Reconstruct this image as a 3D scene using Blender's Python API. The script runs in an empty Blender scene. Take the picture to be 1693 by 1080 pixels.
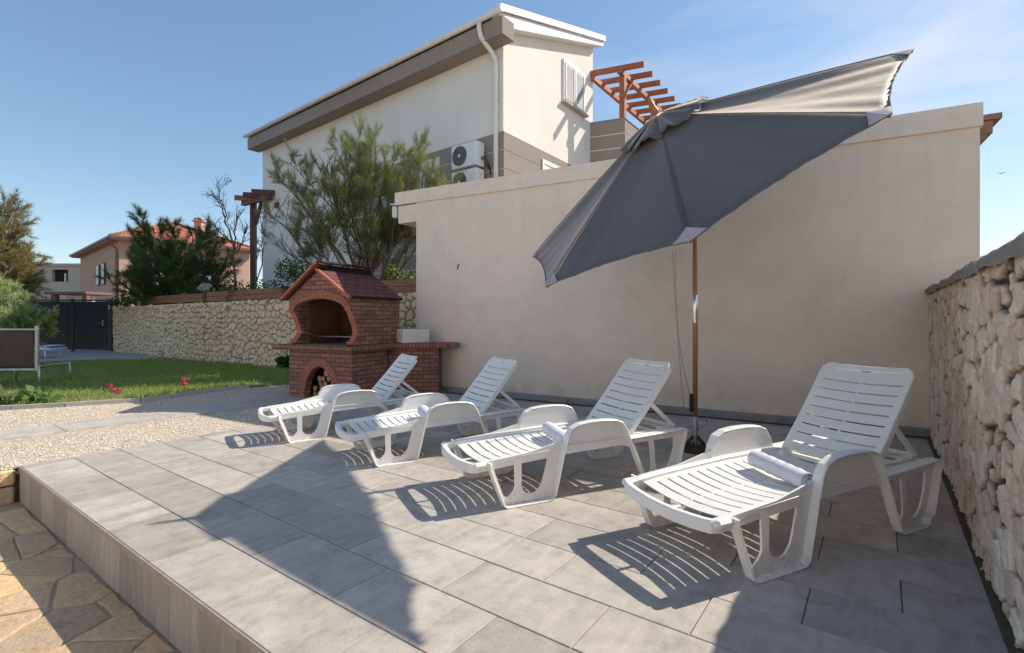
import bpy, math, random
import numpy as np
from mathutils import Vector, Matrix
R = math.radians
random.seed(7)
rng = np.random.default_rng(11)
scene = bpy.context.scene
COL = scene.collection

# ------------------------------------------------------------------ survey
F, HY, CX, EYE = 831.0, 527.0, 846.5, 1.30
def ground(px, py, z=0.0):
    y = F * (EYE - z) / (py - HY)
    return Vector(((px - CX) / F * y, y, z))
def at(px, py, y):
    return Vector(((px - CX) / F * y, y, EYE + (HY - py) / F * y))
AN = R(53.889)
NV = Vector((math.cos(AN), math.sin(AN), 0)); TV = Vector((-NV.y, NV.x, 0))
def nt(n, t, z=0.0):
    return Vector((NV.x * n + TV.x * t, NV.y * n + TV.y * t, z))
SUN_AZ, SUN_EL = R(23.2), R(40.8)

# ------------------------------------------------------------------ tagging
def tag(o, label=None, cat=None, group=None, kind=None):
    if label: o['label'] = label
    if cat: o['category'] = cat
    if group: o['group'] = group
    if kind: o['kind'] = kind
    return o
def empty(name, loc=(0, 0, 0), rz=0.0):
    o = bpy.data.objects.new(name, None)
    o.empty_display_size = 0.2
    o.location = loc; o.rotation_euler = (0, 0, rz)
    COL.objects.link(o)
    return o
def copy_tree(o, parent=None):
    c = o.copy(); COL.objects.link(c)
    if parent is not None:
        c.parent = parent
    for ch in list(o.children):
        copy_tree(ch, c)
    return c

# ------------------------------------------------------------------ mesh builder
class MB:
    def __init__(s):
        s.v = []; s.f = []; s.m = []; s.sm = []; s.uv = {}
    def add(s, verts, faces, mi=0, smooth=False, uvs=None):
        b = len(s.v)
        s.v.extend([tuple(p) for p in verts])
        for k, f in enumerate(faces):
            if uvs is not None: s.uv[len(s.f)] = uvs[k]
            s.f.append([b + i for i in f]); s.m.append(mi); s.sm.append(smooth)
        return s
    def box(s, lo, hi, M=None, mi=0, bev=0.0):
        x0, y0, z0 = lo; x1, y1, z1 = hi
        if bev <= 0:
            vs = [(x0,y0,z0),(x1,y0,z0),(x1,y1,z0),(x0,y1,z0),(x0,y0,z1),(x1,y0,z1),(x1,y1,z1),(x0,y1,z1)]
            fs = [(0,3,2,1),(4,5,6,7),(0,1,5,4),(1,2,6,5),(2,3,7,6),(3,0,4,7)]
        else:
            b = min(bev, (x1-x0)/2.01, (y1-y0)/2.01, (z1-z0)/2.01)
            vs = []; 
            xs, ys, zs = (x0, x1), (y0, y1), (z0, z1)
            idx = {}
            for i in (0,1):
                for j in (0,1):
                    for k in (0,1):
                        sx, sy, sz = (1,-1)[i]*b, (1,-1)[j]*b, (1,-1)[k]*b
                        X, Y, Z = xs[i], ys[j], zs[k]
                        idx[i,j,k,0] = len(vs); vs.append((X, Y+sy, Z+sz))
                        idx[i,j,k,1] = len(vs); vs.append((X+sx, Y, Z+sz))
                        idx[i,j,k,2] = len(vs); vs.append((X+sx, Y+sy, Z))
            fs = []
            q = lambda *a: fs.append(tuple(idx[t] for t in a))
            q((0,0,0,0),(0,0,1,0),(0,1,1,0),(0,1,0,0)); q((1,0,0,0),(1,1,0,0),(1,1,1,0),(1,0,1,0))
            q((0,0,0,1),(1,0,0,1),(1,0,1,1),(0,0,1,1)); q((0,1,0,1),(0,1,1,1),(1,1,1,1),(1,1,0,1))
            q((0,0,0,2),(0,1,0,2),(1,1,0,2),(1,0,0,2)); q((0,0,1,2),(1,0,1,2),(1,1,1,2),(0,1,1,2))
            for j in (0,1):
                for k in (0,1): q((0,j,k,1),(1,j,k,1),(1,j,k,2),(0,j,k,2))
            for i in (0,1):
                for k in (0,1): q((i,0,k,0),(i,1,k,0),(i,1,k,2),(i,0,k,2))
                for j in (0,1): q((i,j,0,0),(i,j,1,0),(i,j,1,1),(i,j,0,1))
            for i in (0,1):
                for j in (0,1):
                    for k in (0,1): q((i,j,k,0),(i,j,k,1),(i,j,k,2))
        if M is not None: vs = [M @ Vector(p) for p in vs]
        return s.add(vs, fs, mi)
    def prism(s, poly, fn, d0, d1, mi=0, smooth=False):
        """poly: 2D outline; fn(a, b, d) -> 3D"""
        n = len(poly)
        vs = [fn(a, b, d0) for a, b in poly] + [fn(a, b, d1) for a, b in poly]
        fs = [tuple(range(n))[::-1], tuple(range(n, 2*n))]
        s.add(vs, fs, mi)
        b0 = len(s.v) - 2*n
        for i in range(n):
            j = (i+1) % n
            s.f.append([b0+i, b0+j, b0+n+j, b0+n+i]); s.m.append(mi); s.sm.append(smooth)
        return s
    def tube(s, pts, r, n=8, mi=0, smooth=True, cap=True):
        pts = [Vector(p) for p in pts]
        rs = r if hasattr(r, '__len__') else [r]*len(pts)
        vs = []; fs = []
        prev = None
        for i, p in enumerate(pts):
            t = (pts[min(i+1, len(pts)-1)] - pts[max(i-1, 0)])
            if t.length < 1e-9: t = Vector((0,0,1))
            t.normalize()
            if prev is None:
                a = t.orthogonal().normalized()
            else:
                a = (prev - t*prev.dot(t))
                a = a.normalized() if a.length > 1e-6 else t.orthogonal().normalized()
            prev = a; b = t.cross(a)
            for k in range(n):
                an = 2*math.pi*k/n
                vs.append(p + (a*math.cos(an) + b*math.sin(an))*rs[i])
        for i in range(len(pts)-1):
            for k in range(n):
                k2 = (k+1) % n
                fs.append((i*n+k, i*n+k2, (i+1)*n+k2, (i+1)*n+k))
        s.add(vs, fs, mi, smooth)
        if cap:
            b0 = len(s.v) - len(vs)
            s.f.append([b0+k for k in range(n)][::-1]); s.m.append(mi); s.sm.append(False)
            e = b0 + (len(pts)-1)*n
            s.f.append([e+k for k in range(n)]); s.m.append(mi); s.sm.append(False)
        return s
    def sweep(s, pts, prof, up=Vector((0,0,1)), mi=0, smooth=False, closed=False):
        """sweep a 2D profile [(side, up)] along pts"""
        pts = [Vector(p) for p in pts]; n = len(prof); m = len(pts)
        vs = []
        for i, p in enumerate(pts):
            t = pts[(i+1) % m if closed else min(i+1, m-1)] - pts[(i-1) % m if closed else max(i-1, 0)]
            t.normalize()
            side = t.cross(up)
            side = side.normalized() if side.length > 1e-6 else Vector((1,0,0))
            u2 = side.cross(t).normalized()
            for a, b in prof: vs.append(p + side*a + u2*b)
        fs = []
        for i in range(m if closed else m-1):
            i2 = (i+1) % m
            for k in range(n):
                k2 = (k+1) % n
                fs.append((i*n+k, i*n+k2, i2*n+k2, i2*n+k))
        if not closed:
            fs.append(tuple(range(n))[::-1]); fs.append(tuple((m-1)*n+k for k in range(n)))
        return s.add(vs, fs, mi, smooth)
    def grid(s, P, mi=0, smooth=True):
        """P: 2D list of points"""
        a, b = len(P), len(P[0])
        vs = [p for row in P for p in row]
        fs = [(i*b+j, i*b+j+1, (i+1)*b+j+1, (i+1)*b+j) for i in range(a-1) for j in range(b-1)]
        return s.add(vs, fs, mi, smooth)
    def lathe(s, prof, n=16, c=(0,0,0), mi=0, smooth=True):
        vs = []; fs = []
        for r, z in prof:
            for k in range(n):
                an = 2*math.pi*k/n
                vs.append((c[0]+r*math.cos(an), c[1]+r*math.sin(an), c[2]+z))
        for i in range(len(prof)-1):
            for k in range(n):
                k2 = (k+1) % n
                fs.append((i*n+k, i*n+k2, (i+1)*n+k2, (i+1)*n+k))
        return s.add(vs, fs, mi, smooth)
    def build(s, name, mats, parent=None, uv=True, attr=None, xf=None):
        me = bpy.data.meshes.new(name)
        vs = s.v if xf is None else [tuple(xf @ Vector(p)) for p in s.v]
        me.from_pydata(vs, [], s.f)
        if not isinstance(mats, (list, tuple)): mats = [mats]
        for m in mats: me.materials.append(m)
        me.polygons.foreach_set('material_index', s.m)
        me.polygons.foreach_set('use_smooth', s.sm)
        if uv:
            ul = me.uv_layers.new(name='UVMap')
            me.update()
            data = np.zeros((len(me.loops), 2))
            for p in me.polygons:
                if p.index in s.uv:
                    for li, c in zip(p.loop_indices, s.uv[p.index]): data[li] = c
                    continue
                n = p.normal
                if abs(n.z) > 0.75:
                    for li in p.loop_indices:
                        c = vs[me.loops[li].vertex_index]; data[li] = (c[0], c[1])
                else:
                    h = math.hypot(n.x, n.y) or 1
                    tx, ty = -n.y/h, n.x/h
                    for li in p.loop_indices:
                        c = vs[me.loops[li].vertex_index]
                        data[li] = (c[0]*tx + c[1]*ty, c[2])
            ul.data.foreach_set('uv', data.ravel())
        if attr:
            for an, vals in attr.items():
                a = me.attributes.new(an, 'FLOAT', 'POINT')
                a.data.foreach_set('value', np.asarray(vals, dtype=np.float32))
        me.update()
        o = bpy.data.objects.new(name, me)
        COL.objects.link(o)
        if parent is not None: o.parent = parent
        return o

# ------------------------------------------------------------------ materials
class NB:
    def __init__(s, name):
        s.mat = bpy.data.materials.new(name); s.mat.use_nodes = True
        s.nt = s.mat.node_tree; s.nt.nodes.clear()
        s.out = s.nt.nodes.new('ShaderNodeOutputMaterial')
        s.b = s.nt.nodes.new('ShaderNodeBsdfPrincipled')
        s.nt.links.new(s.b.outputs[0], s.out.inputs[0])
    def n(s, t, **kw):
        x = s.nt.nodes.new(t)
        for k, v in kw.items():
            if k.startswith('i_'): x.inputs[k[2:].replace('_', ' ')].default_value = v
            else: setattr(x, k, v)
        return x
    def l(s, a, b): s.nt.links.new(a, b)
    def coords(s, kind='Object', scale=None, rot=None):
        tc = s.n('ShaderNodeTexCoord'); o = tc.outputs[kind]
        if scale is not None or rot is not None:
            mp = s.n('ShaderNodeMapping'); s.l(o, mp.inputs[0])
            if scale is not None: mp.inputs['Scale'].default_value = scale if hasattr(scale, '__len__') else (scale,)*3
            if rot is not None: mp.inputs['Rotation'].default_value = rot
            o = mp.outputs[0]
        return o
    def noise(s, vec, scale, detail=6, rough=0.6):
        x = s.n('ShaderNodeTexNoise'); s.l(vec, x.inputs['Vector'])
        x.inputs['Scale'].default_value = scale; x.inputs['Detail'].default_value = detail; x.inputs['Roughness'].default_value = rough
        return x
    def ramp(s, fac, stops):
        x = s.n('ShaderNodeValToRGB'); s.l(fac, x.inputs[0])
        e = x.color_ramp.elements
        while len(e) < len(stops): e.new(0.5)
        for k, (p, c) in enumerate(stops):
            e[k].position = p
            e[k].color = (c, c, c, 1) if not hasattr(c, '__len__') else (*c, 1)
        return x.outputs[0]
    def mix(s, fac, a, b, mode='MIX'):
        x = s.n('ShaderNodeMix', data_type='RGBA', blend_type=mode)
        if hasattr(fac, 'node'): s.l(fac, x.inputs[0])
        else: x.inputs[0].default_value = fac
        for k, v in ((6, a), (7, b)):
            if hasattr(v, 'node'): s.l(v, x.inputs[k])
            else: x.inputs[k].default_value = (*v, 1)
        return x.outputs[2]
    def bump(s, h, strength=0.3, dist=0.01, prev=None):
        x = s.n('ShaderNodeBump'); s.l(h, x.inputs['Height'])
        x.inputs['Strength'].default_value = strength; x.inputs['Distance'].default_value = dist
        if prev is not None: s.l(prev, x.inputs['Normal'])
        s.l(x.outputs[0], s.b.inputs['Normal'])
        return x.outputs[0]
    def base(s, c):
        if hasattr(c, 'node'): s.l(c, s.b.inputs['Base Color'])
        else: s.b.inputs['Base Color'].default_value = (*c, 1)
    def rough(s, r): s.b.inputs['Roughness'].default_value = r
    def attr(s, name):
        x = s.n('ShaderNodeAttribute'); x.attribute_name = name
        return x.outputs['Fac']

def mk(name, a, b, rough=0.6, sc=8.0, bump=0.15, dist=0.004, fine=60.0, metal=0.0, spec=None, coord='Object', stretch=None):
    m = NB(name)
    c = m.coords(coord, stretch)
    n1 = m.noise(c, sc, 5, 0.62)
    n2 = m.noise(c, fine, 3, 0.6)
    f = m.ramp(n1.outputs['Fac'], [(0.3, 0.0), (0.7, 1.0)])
    m.base(m.mix(f, a, b))
    m.rough(rough); m.b.inputs['Metallic'].default_value = metal
    if spec is not None: m.b.inputs['Specular IOR Level'].default_value = spec
    if bump: m.bump(n2.outputs['Fac'], bump, dist)
    return m.mat

def plaster(name, col, stain, amt=0.5):
    m = NB(name); c = m.coords('Object')
    big = m.noise(c, 0.55, 5, 0.6)
    st = m.noise(m.coords('Object', (2.4, 2.4, 0.35)), 1.6, 6, 0.65)
    f = m.ramp(big.outputs['Fac'], [(0.35, 0.0), (0.72, 1.0)])
    base = m.mix(f, col, tuple(x*0.90 for x in col))
    f2 = m.ramp(st.outputs['Fac'], [(0.5, 0.0), (0.8, amt)])
    base = m.mix(f2, base, stain)
    m.base(base); m.rough(0.9); m.b.inputs['Specular IOR Level'].default_value = 0.2
    fine = m.noise(c, 45, 4, 0.7); med = m.noise(c, 3.0, 3, 0.5)
    p = m.bump(fine.outputs['Fac'], 0.25, 0.004)
    m.bump(med.outputs['Fac'], 0.25, 0.02, p)
    return m.mat

def brick(name, c1, c2, mortar, bw=0.21, rh=0.068, ms=0.008, offset=0.5, var=0.5):
    m = NB(name); uv = m.coords('UV')
    nz = m.noise(m.coords('Object'), 30, 4, 0.7)
    b = m.n('ShaderNodeTexBrick')
    m.l(uv, b.inputs['Vector'])
    b.offset = offset
    b.inputs['Color1'].default_value = (*c1, 1); b.inputs['Color2'].default_value = (*c2, 1); b.inputs['Mortar'].default_value = (*mortar, 1)
    b.inputs['Scale'].default_value = 1.0; b.inputs['Mortar Size'].default_value = ms
    b.inputs['Brick Width'].default_value = bw; b.inputs['Row Height'].default_value = rh
    b.inputs['Mortar Smooth'].default_value = 0.15; b.inputs['Bias'].default_value = 0.0
    f = m.ramp(nz.outputs['Fac'], [(0.3, 0.55), (0.75, 1.15)])
    m.base(m.mix(var, b.outputs['Color'], f, 'MULTIPLY'))
    m.rough(0.85)
    inv = m.n('ShaderNodeMath', operation='SUBTRACT'); inv.inputs[0].default_value = 1.0; m.l(b.outputs['Fac'], inv.inputs[1])
    p = m.bump(inv.outputs[0], 0.9, 0.008)
    m.bump(nz.outputs['Fac'], 0.4, 0.004, p)
    return m.mat

def leafmat(name, a, b, trans=0.25, rough=0.6):
    m = NB(name)
    c = m.coords('Object'); n1 = m.noise(c, 2.2, 3, 0.6)
    col = m.mix(m.ramp(n1.outputs['Fac'], [(0.3, 0.0), (0.7, 1.0)]), a, b)
    m.base(col); m.rough(rough); m.b.inputs['Specular IOR Level'].default_value = 0.25
    tr = m.n('ShaderNodeBsdfTranslucent'); m.l(col, tr.inputs[0])
    mx = m.n('ShaderNodeMixShader'); mx.inputs[0].default_value = trans
    m.l(m.b.outputs[0], mx.inputs[1]); m.l(tr.outputs[0], mx.inputs[2]); m.l(mx.outputs[0], m.out.inputs[0])
    return m.mat

def wood(name, a, b, axis=2, sc=18, rough=0.55):
    st = [1, 1, 1]; st[axis] = 0.07
    return mk(name, a, b, rough, sc, 0.25, 0.002, 60, stretch=tuple(st))

# ------------------------------------------------------------------ numpy noise
def hash2(ix, iy, s):
    h = (ix.astype(np.int64)*374761393 + iy.astype(np.int64)*668265263 + s*1442695041) & 0x7fffffff
    h = ((h ^ (h >> 13))*1274126177) & 0x7fffffff
    return ((h ^ (h >> 16)) & 0xffff)/65535.0
def vnoise(x, y, s=0):
    ix, iy = np.floor(x), np.floor(y); fx, fy = x-ix, y-iy
    ix = ix.astype(np.int64); iy = iy.astype(np.int64)
    fx = fx*fx*(3-2*fx); fy = fy*fy*(3-2*fy)
    a = hash2(ix, iy, s); b = hash2(ix+1, iy, s); c = hash2(ix, iy+1, s); d = hash2(ix+1, iy+1, s)
    return (a*(1-fx)+b*fx)*(1-fy) + (c*(1-fx)+d*fx)*fy
def fbm(x, y, s=0, o=4):
    t = 0; a = 0.5
    for k in range(o):
        t = t + a*vnoise(x*2**k, y*2**k, s+k*17); a *= 0.5
    return t
def voro(x, y, s=0, jit=0.9):
    ix = np.floor(x).astype(np.int64); iy = np.floor(y).astype(np.int64)
    f1 = np.full(x.shape, 9.0); f2 = np.full(x.shape, 9.0); cid = np.zeros(x.shape); dx1 = np.zeros(x.shape); dy1 = np.zeros(x.shape)
    for a in (-2, -1, 0, 1, 2):
        for b in (-2, -1, 0, 1, 2):
            cx = ix+a; cy = iy+b
            px = cx+0.5+(hash2(cx, cy, s)-0.5)*jit; py = cy+0.5+(hash2(cx, cy, s+91)-0.5)*jit
            dx, dy = x-px, y-py
            d = np.sqrt(dx*dx+dy*dy)
            closer = d < f1
            f2 = np.where(closer, f1, np.minimum(f2, d))
            cid = np.where(closer, hash2(cx, cy, s+33), cid)
            dx1 = np.where(closer, dx, dx1); dy1 = np.where(closer, dy, dy1)
            f1 = np.where(closer, d, f1)
    return f1, f2, cid, dx1, dy1
def sstep(a, b, x):
    t = np.clip((x-a)/(b-a), 0, 1); return t*t*(3-2*t)

# ------------------------------------------------------------------ shared materials
M = {}
def plastic():
    m = NB('white_plastic'); c = m.coords('Object'); n1 = m.noise(c, 5, 5, 0.6); n2 = m.noise(c, 22, 6, 0.7); n3 = m.noise(c, 200, 2, 0.5)
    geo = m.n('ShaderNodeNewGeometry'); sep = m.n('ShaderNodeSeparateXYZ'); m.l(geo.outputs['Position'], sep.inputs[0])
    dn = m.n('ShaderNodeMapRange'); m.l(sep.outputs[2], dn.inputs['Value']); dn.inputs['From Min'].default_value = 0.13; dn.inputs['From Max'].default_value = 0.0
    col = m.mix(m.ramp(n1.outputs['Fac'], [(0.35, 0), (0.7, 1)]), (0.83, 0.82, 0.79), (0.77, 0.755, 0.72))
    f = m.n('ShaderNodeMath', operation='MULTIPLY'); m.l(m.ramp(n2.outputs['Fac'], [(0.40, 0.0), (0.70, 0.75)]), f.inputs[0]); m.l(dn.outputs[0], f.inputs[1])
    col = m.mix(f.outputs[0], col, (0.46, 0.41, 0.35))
    col = m.mix(m.ramp(n2.outputs['Fac'], [(0.58, 0.0), (0.82, 0.10)]), col, (0.55, 0.51, 0.45))
    m.base(col); r = m.ramp(n2.outputs['Fac'], [(0.3, 0.30), (0.7, 0.48)]); m.l(r, m.b.inputs['Roughness'])
    m.bump(n3.outputs['Fac'], 0.06, 0.001)
    return m.mat
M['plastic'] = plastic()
M['towel'] = mk('towel_cotton', (0.78, 0.77, 0.82), (0.70, 0.69, 0.75), 0.95, 14, 0.9, 0.006, 160, spec=0.1)
M['badge'] = mk('badge_print', (0.08, 0.08, 0.085), (0.12, 0.12, 0.12), 0.5)
M['alu'] = mk('brushed_aluminium', (0.55, 0.54, 0.52), (0.45, 0.44, 0.43), 0.38, 12, 0.05, 0.001, metal=0.7)
M['dark_metal'] = mk('anthracite_metal', (0.065, 0.067, 0.073), (0.075, 0.077, 0.083), 0.4, 6, 0.05)
M['steel'] = mk('galvanised_steel', (0.42, 0.43, 0.44), (0.32, 0.33, 0.34), 0.42, 25, 0.1, 0.001, metal=0.8)
M['rust'] = mk('rusty_iron', (0.10, 0.045, 0.022), (0.05, 0.028, 0.02), 0.85, 30, 0.6, 0.004)
M['pole_wood'] = wood('varnished_pole_wood', (0.42, 0.19, 0.075), (0.30, 0.125, 0.05), 2, 30, 0.45)
M['pergola_wood'] = wood('orange_stained_timber', (0.44, 0.14, 0.055), (0.30, 0.09, 0.038), 0, 14, 0.6)
M['dark_timber'] = wood('dark_red_timber', (0.16, 0.055, 0.03), (0.10, 0.035, 0.022), 2, 14, 0.65)
M['plank'] = wood('weathered_plank', (0.36, 0.17, 0.085), (0.22, 0.105, 0.06), 0, 12, 0.75)
M['white_paint'] = mk('white_paint', (0.82, 0.81, 0.79), (0.76, 0.75, 0.72), 0.5, 6, 0.05)
M['white_plaster'] = plaster('white_house_plaster', (0.87, 0.81, 0.74), (0.72, 0.67, 0.62), 0.35)
M['grey_plaster'] = plaster('grey_brown_plaster', (0.34, 0.29, 0.25), (0.24, 0.21, 0.19), 0.4)
def wall_render():
    m = NB('beige_wall_render'); c = m.coords('Object')
    big = m.noise(c, 0.7, 6, 0.62); mid = m.noise(c, 3.2, 6, 0.68)
    st = m.noise(m.coords('Object', (5.0, 5.0, 0.22)), 1.3, 7, 0.7)
    sep = m.n('ShaderNodeSeparateXYZ'); m.l(c, sep.inputs[0]); z = sep.outputs[2]
    up = m.n('ShaderNodeMapRange'); m.l(z, up.inputs['Value']); up.inputs['From Min'].default_value = 1.6; up.inputs['From Max'].default_value = 3.5
    dn = m.n('ShaderNodeMapRange'); m.l(z, dn.inputs['Value']); dn.inputs['From Min'].default_value = 0.75; dn.inputs['From Max'].default_value = 0.05
    col = m.mix(m.ramp(big.outputs['Fac'], [(0.34, 0.0), (0.70, 1.0)]), (0.92, 0.785, 0.655), (0.84, 0.715, 0.60))
    col = m.mix(0.5, col, m.ramp(mid.outputs['Fac'], [(0.3, 0.86), (0.65, 1.04)]), 'MULTIPLY')
    f = m.n('ShaderNodeMath', operation='MULTIPLY'); m.l(m.ramp(st.outputs['Fac'], [(0.52, 0.0), (0.76, 0.32)]), f.inputs[0]); m.l(up.outputs[0], f.inputs[1])
    col = m.mix(f.outputs[0], col, (0.52, 0.45, 0.39))
    g = m.n('ShaderNodeMath', operation='MULTIPLY'); m.l(m.ramp(mid.outputs['Fac'], [(0.38, 0.0), (0.66, 0.8)]), g.inputs[0]); m.l(dn.outputs[0], g.inputs[1])
    col = m.mix(g.outputs[0], col, (0.60, 0.46, 0.33))
    v = m.n('ShaderNodeTexVoronoi', feature='DISTANCE_TO_EDGE'); m.l(m.mix(0.12, c, mid.outputs['Color']), v.inputs['Vector']); v.inputs['Scale'].default_value = 0.55
    cm = m.n('ShaderNodeMath', operation='MULTIPLY'); m.l(m.ramp(v.outputs['Distance'], [(0.0, 0.15), (0.005, 0.0)]), cm.inputs[0]); m.l(m.ramp(big.outputs['Fac'], [(0.5, 0.0), (0.6, 1.0)]), cm.inputs[1])
    col = m.mix(cm.outputs[0], col, (0.40, 0.34, 0.29))
    m.base(col); m.rough(0.92); m.b.inputs['Specular IOR Level'].default_value = 0.2
    fine = m.noise(c, 60, 4, 0.7); tr = m.noise(m.coords('Object', (1, 1, 1.6)), 5.0, 4, 0.55)
    p = m.bump(fine.outputs['Fac'], 0.35, 0.004); m.bump(tr.outputs['Fac'], 0.4, 0.02, p)
    return m.mat
M['garage_plaster'] = wall_render()
M['concrete'] = mk('rough_concrete', (0.36, 0.34, 0.32), (0.25, 0.24, 0.23), 0.9, 5, 0.6, 0.008, 40)
M['concrete_light'] = mk('pale_concrete', (0.50, 0.47, 0.43), (0.42, 0.39, 0.36), 0.9, 4, 0.4, 0.005, 50)
M['driveway'] = mk('driveway_concrete', (0.42, 0.41, 0.40), (0.34, 0.33, 0.32), 0.9, 1.5, 0.4, 0.005, 40)
M['soil'] = mk('dark_soil', (0.07, 0.05, 0.038), (0.13, 0.095, 0.07), 1.0, 6, 1.0, 0.03, 30)
M['earth'] = mk('dry_earth', (0.30, 0.24, 0.17), (0.20, 0.17, 0.12), 1.0, 0.8, 0.6, 0.03, 8)
M['lawn_soil'] = mk('lawn_soil', (0.12, 0.14, 0.045), (0.30, 0.23, 0.12), 1.0, 2.2, 0.8, 0.02, 30)
M['brick'] = brick('red_brick', (0.43, 0.19, 0.135), (0.26, 0.105, 0.08), (0.11, 0.078, 0.066), var=0.8)
M['soldier'] = brick('soldier_brick', (0.44, 0.17, 0.115), (0.29, 0.10, 0.07), (0.10, 0.06, 0.05), 0.058, 0.4, 0.008, 0.0)
M['brick_plain'] = mk('brick_single', (0.42, 0.165, 0.105), (0.28, 0.095, 0.065), 0.85, 14, 0.5, 0.004, 60)
M['bbq_tile'] = brick('burgundy_roof_tile', (0.22, 0.065, 0.06), (0.15, 0.045, 0.045), (0.035, 0.014, 0.014), 0.22, 0.13, 0.010, 0.5)
M['bbq_edge'] = mk('terracotta_edge', (0.48, 0.15, 0.085), (0.34, 0.10, 0.06), 0.8, 12, 0.4)
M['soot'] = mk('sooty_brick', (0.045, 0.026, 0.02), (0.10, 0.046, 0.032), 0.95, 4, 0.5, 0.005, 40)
M['refractory'] = mk('refractory_brick', (0.20, 0.085, 0.05), (0.12, 0.055, 0.038), 0.9, 5, 0.4)
M['log_bark'] = mk('log_bark', (0.16, 0.10, 0.06), (0.09, 0.06, 0.04), 0.95, 20, 0.8, 0.01)
M['log_cut'] = mk('log_cut', (0.50, 0.32, 0.17), (0.36, 0.21, 0.11), 0.9, 14, 0.3)
M['sink'] = mk('white_stone_sink', (0.78, 0.74, 0.69), (0.66, 0.62, 0.57), 0.8, 9, 0.5, 0.006, 50)
M['bark'] = mk('tree_bark', (0.20, 0.155, 0.12), (0.11, 0.085, 0.068), 0.95, 12, 0.9, 0.012, 40)
M['pale_bark'] = mk('pale_dead_bark', (0.42, 0.34, 0.27), (0.28, 0.22, 0.17), 0.95, 12, 0.6, 0.008, 40)
M['needle_y'] = leafmat('needles_yellow_green', (0.36, 0.38, 0.11), (0.24, 0.30, 0.08), 0.4)
M['needle_g'] = leafmat('needles_green', (0.12, 0.19, 0.055), (0.17, 0.23, 0.07), 0.35)
M['needle_d'] = leafmat('needles_dark_green', (0.05, 0.09, 0.04), (0.075, 0.12, 0.05), 0.25)
M['needle_b'] = leafmat('needles_brown', (0.26, 0.15, 0.075), (0.20, 0.13, 0.06), 0.25)
M['needle_o'] = leafmat('needles_orange_brown', (0.46, 0.28, 0.12), (0.33, 0.25, 0.09), 0.35)
M['leaf_w'] = leafmat('leaves_grey_green', (0.46, 0.53, 0.25), (0.36, 0.44, 0.18), 0.45)
M['leaf_dk'] = leafmat('leaves_ivy', (0.03, 0.075, 0.02), (0.05, 0.11, 0.028), 0.2)
M['leaf_md'] = leafmat('leaves_mid_green', (0.065, 0.14, 0.035), (0.10, 0.18, 0.045), 0.3)
M['leaf_broad'] = leafmat('leaves_broad', (0.11, 0.20, 0.07), (0.16, 0.27, 0.10), 0.3)
M['petal_pink'] = leafmat('petals_pink', (0.75, 0.12, 0.22), (0.62, 0.09, 0.17), 0.3)
M['petal_yellow'] = leafmat('petals_yellow', (0.75, 0.62, 0.05), (0.65, 0.50, 0.04), 0.3)
M['sling'] = mk('brown_sling_fabric', (0.085, 0.066, 0.052), (0.065, 0.05, 0.042), 0.85, 6, 0.4, 0.002, 300)
M['blue_cushion'] = mk('pale_blue_cushion', (0.40, 0.55, 0.72), (0.33, 0.47, 0.66), 0.8, 6, 0.3)
M['pink_plaster'] = plaster('salmon_plaster', (0.62, 0.40, 0.30), (0.50, 0.33, 0.26), 0.3)
M['beige_plaster'] = plaster('raw_beige_render', (0.62, 0.53, 0.42), (0.45, 0.38, 0.31), 0.8)
M['terracotta'] = brick('terracotta_roof', (0.56, 0.19, 0.115), (0.46, 0.145, 0.09), (0.27, 0.09, 0.06), 0.30, 0.36, 0.03, 0.0, 0.5)
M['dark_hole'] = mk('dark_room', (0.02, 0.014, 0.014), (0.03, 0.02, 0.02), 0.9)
M['shutter'] = mk('white_shutter', (0.78, 0.78, 0.78), (0.72, 0.72, 0.73), 0.45, 6, 0.05)
M['brown_roof'] = mk('brown_porch_roof', (0.22, 0.12, 0.09), (0.16, 0.09, 0.07), 0.8)
M['bird'] = mk('dark_feathers', (0.02, 0.02, 0.022), (0.035, 0.033, 0.03), 0.8)
M['cord'] = mk('pale_cord', (0.45, 0.40, 0.33), (0.35, 0.31, 0.26), 0.9)
M['black_plastic'] = mk('black_plastic', (0.02, 0.02, 0.02), (0.03, 0.03, 0.03), 0.5)
M['mauve'] = mk('mauve_reinforcement', (0.45, 0.40, 0.44), (0.38, 0.34, 0.38), 0.9, 12, 0.4, 0.002, 200)

def fabric():
    m = NB('grey_canopy_fabric'); c = m.coords('Object')
    n1 = m.noise(c, 1.6, 4, 0.6); n2 = m.noise(c, 260, 2, 0.5); n3 = m.noise(c, 9, 4, 0.6)
    col = m.mix(m.ramp(n1.outputs['Fac'], [(0.3, 0), (0.7, 1)]), (0.072, 0.072, 0.073), (0.09, 0.088, 0.087))
    m.base(col); m.rough(0.62); m.b.inputs['Specular IOR Level'].default_value = 0.9
    m.b.inputs['Sheen Weight'].default_value = 1.0; m.b.inputs['Sheen Roughness'].default_value = 0.35; m.b.inputs['Sheen Tint'].default_value = (1, 0.90, 0.78, 1)
    p = m.bump(n2.outputs['Fac'], 0.25, 0.002); m.bump(n3.outputs['Fac'], 0.25, 0.01, p)
    tr = m.n('ShaderNodeBsdfTranslucent'); m.l(col, tr.inputs[0])
    mx = m.n('ShaderNodeMixShader'); mx.inputs[0].default_value = 0.06
    m.l(m.b.outputs[0], mx.inputs[1]); m.l(tr.outputs[0], mx.inputs[2]); m.l(mx.outputs[0], m.out.inputs[0])
    return m.mat
M['fabric'] = fabric()

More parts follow.
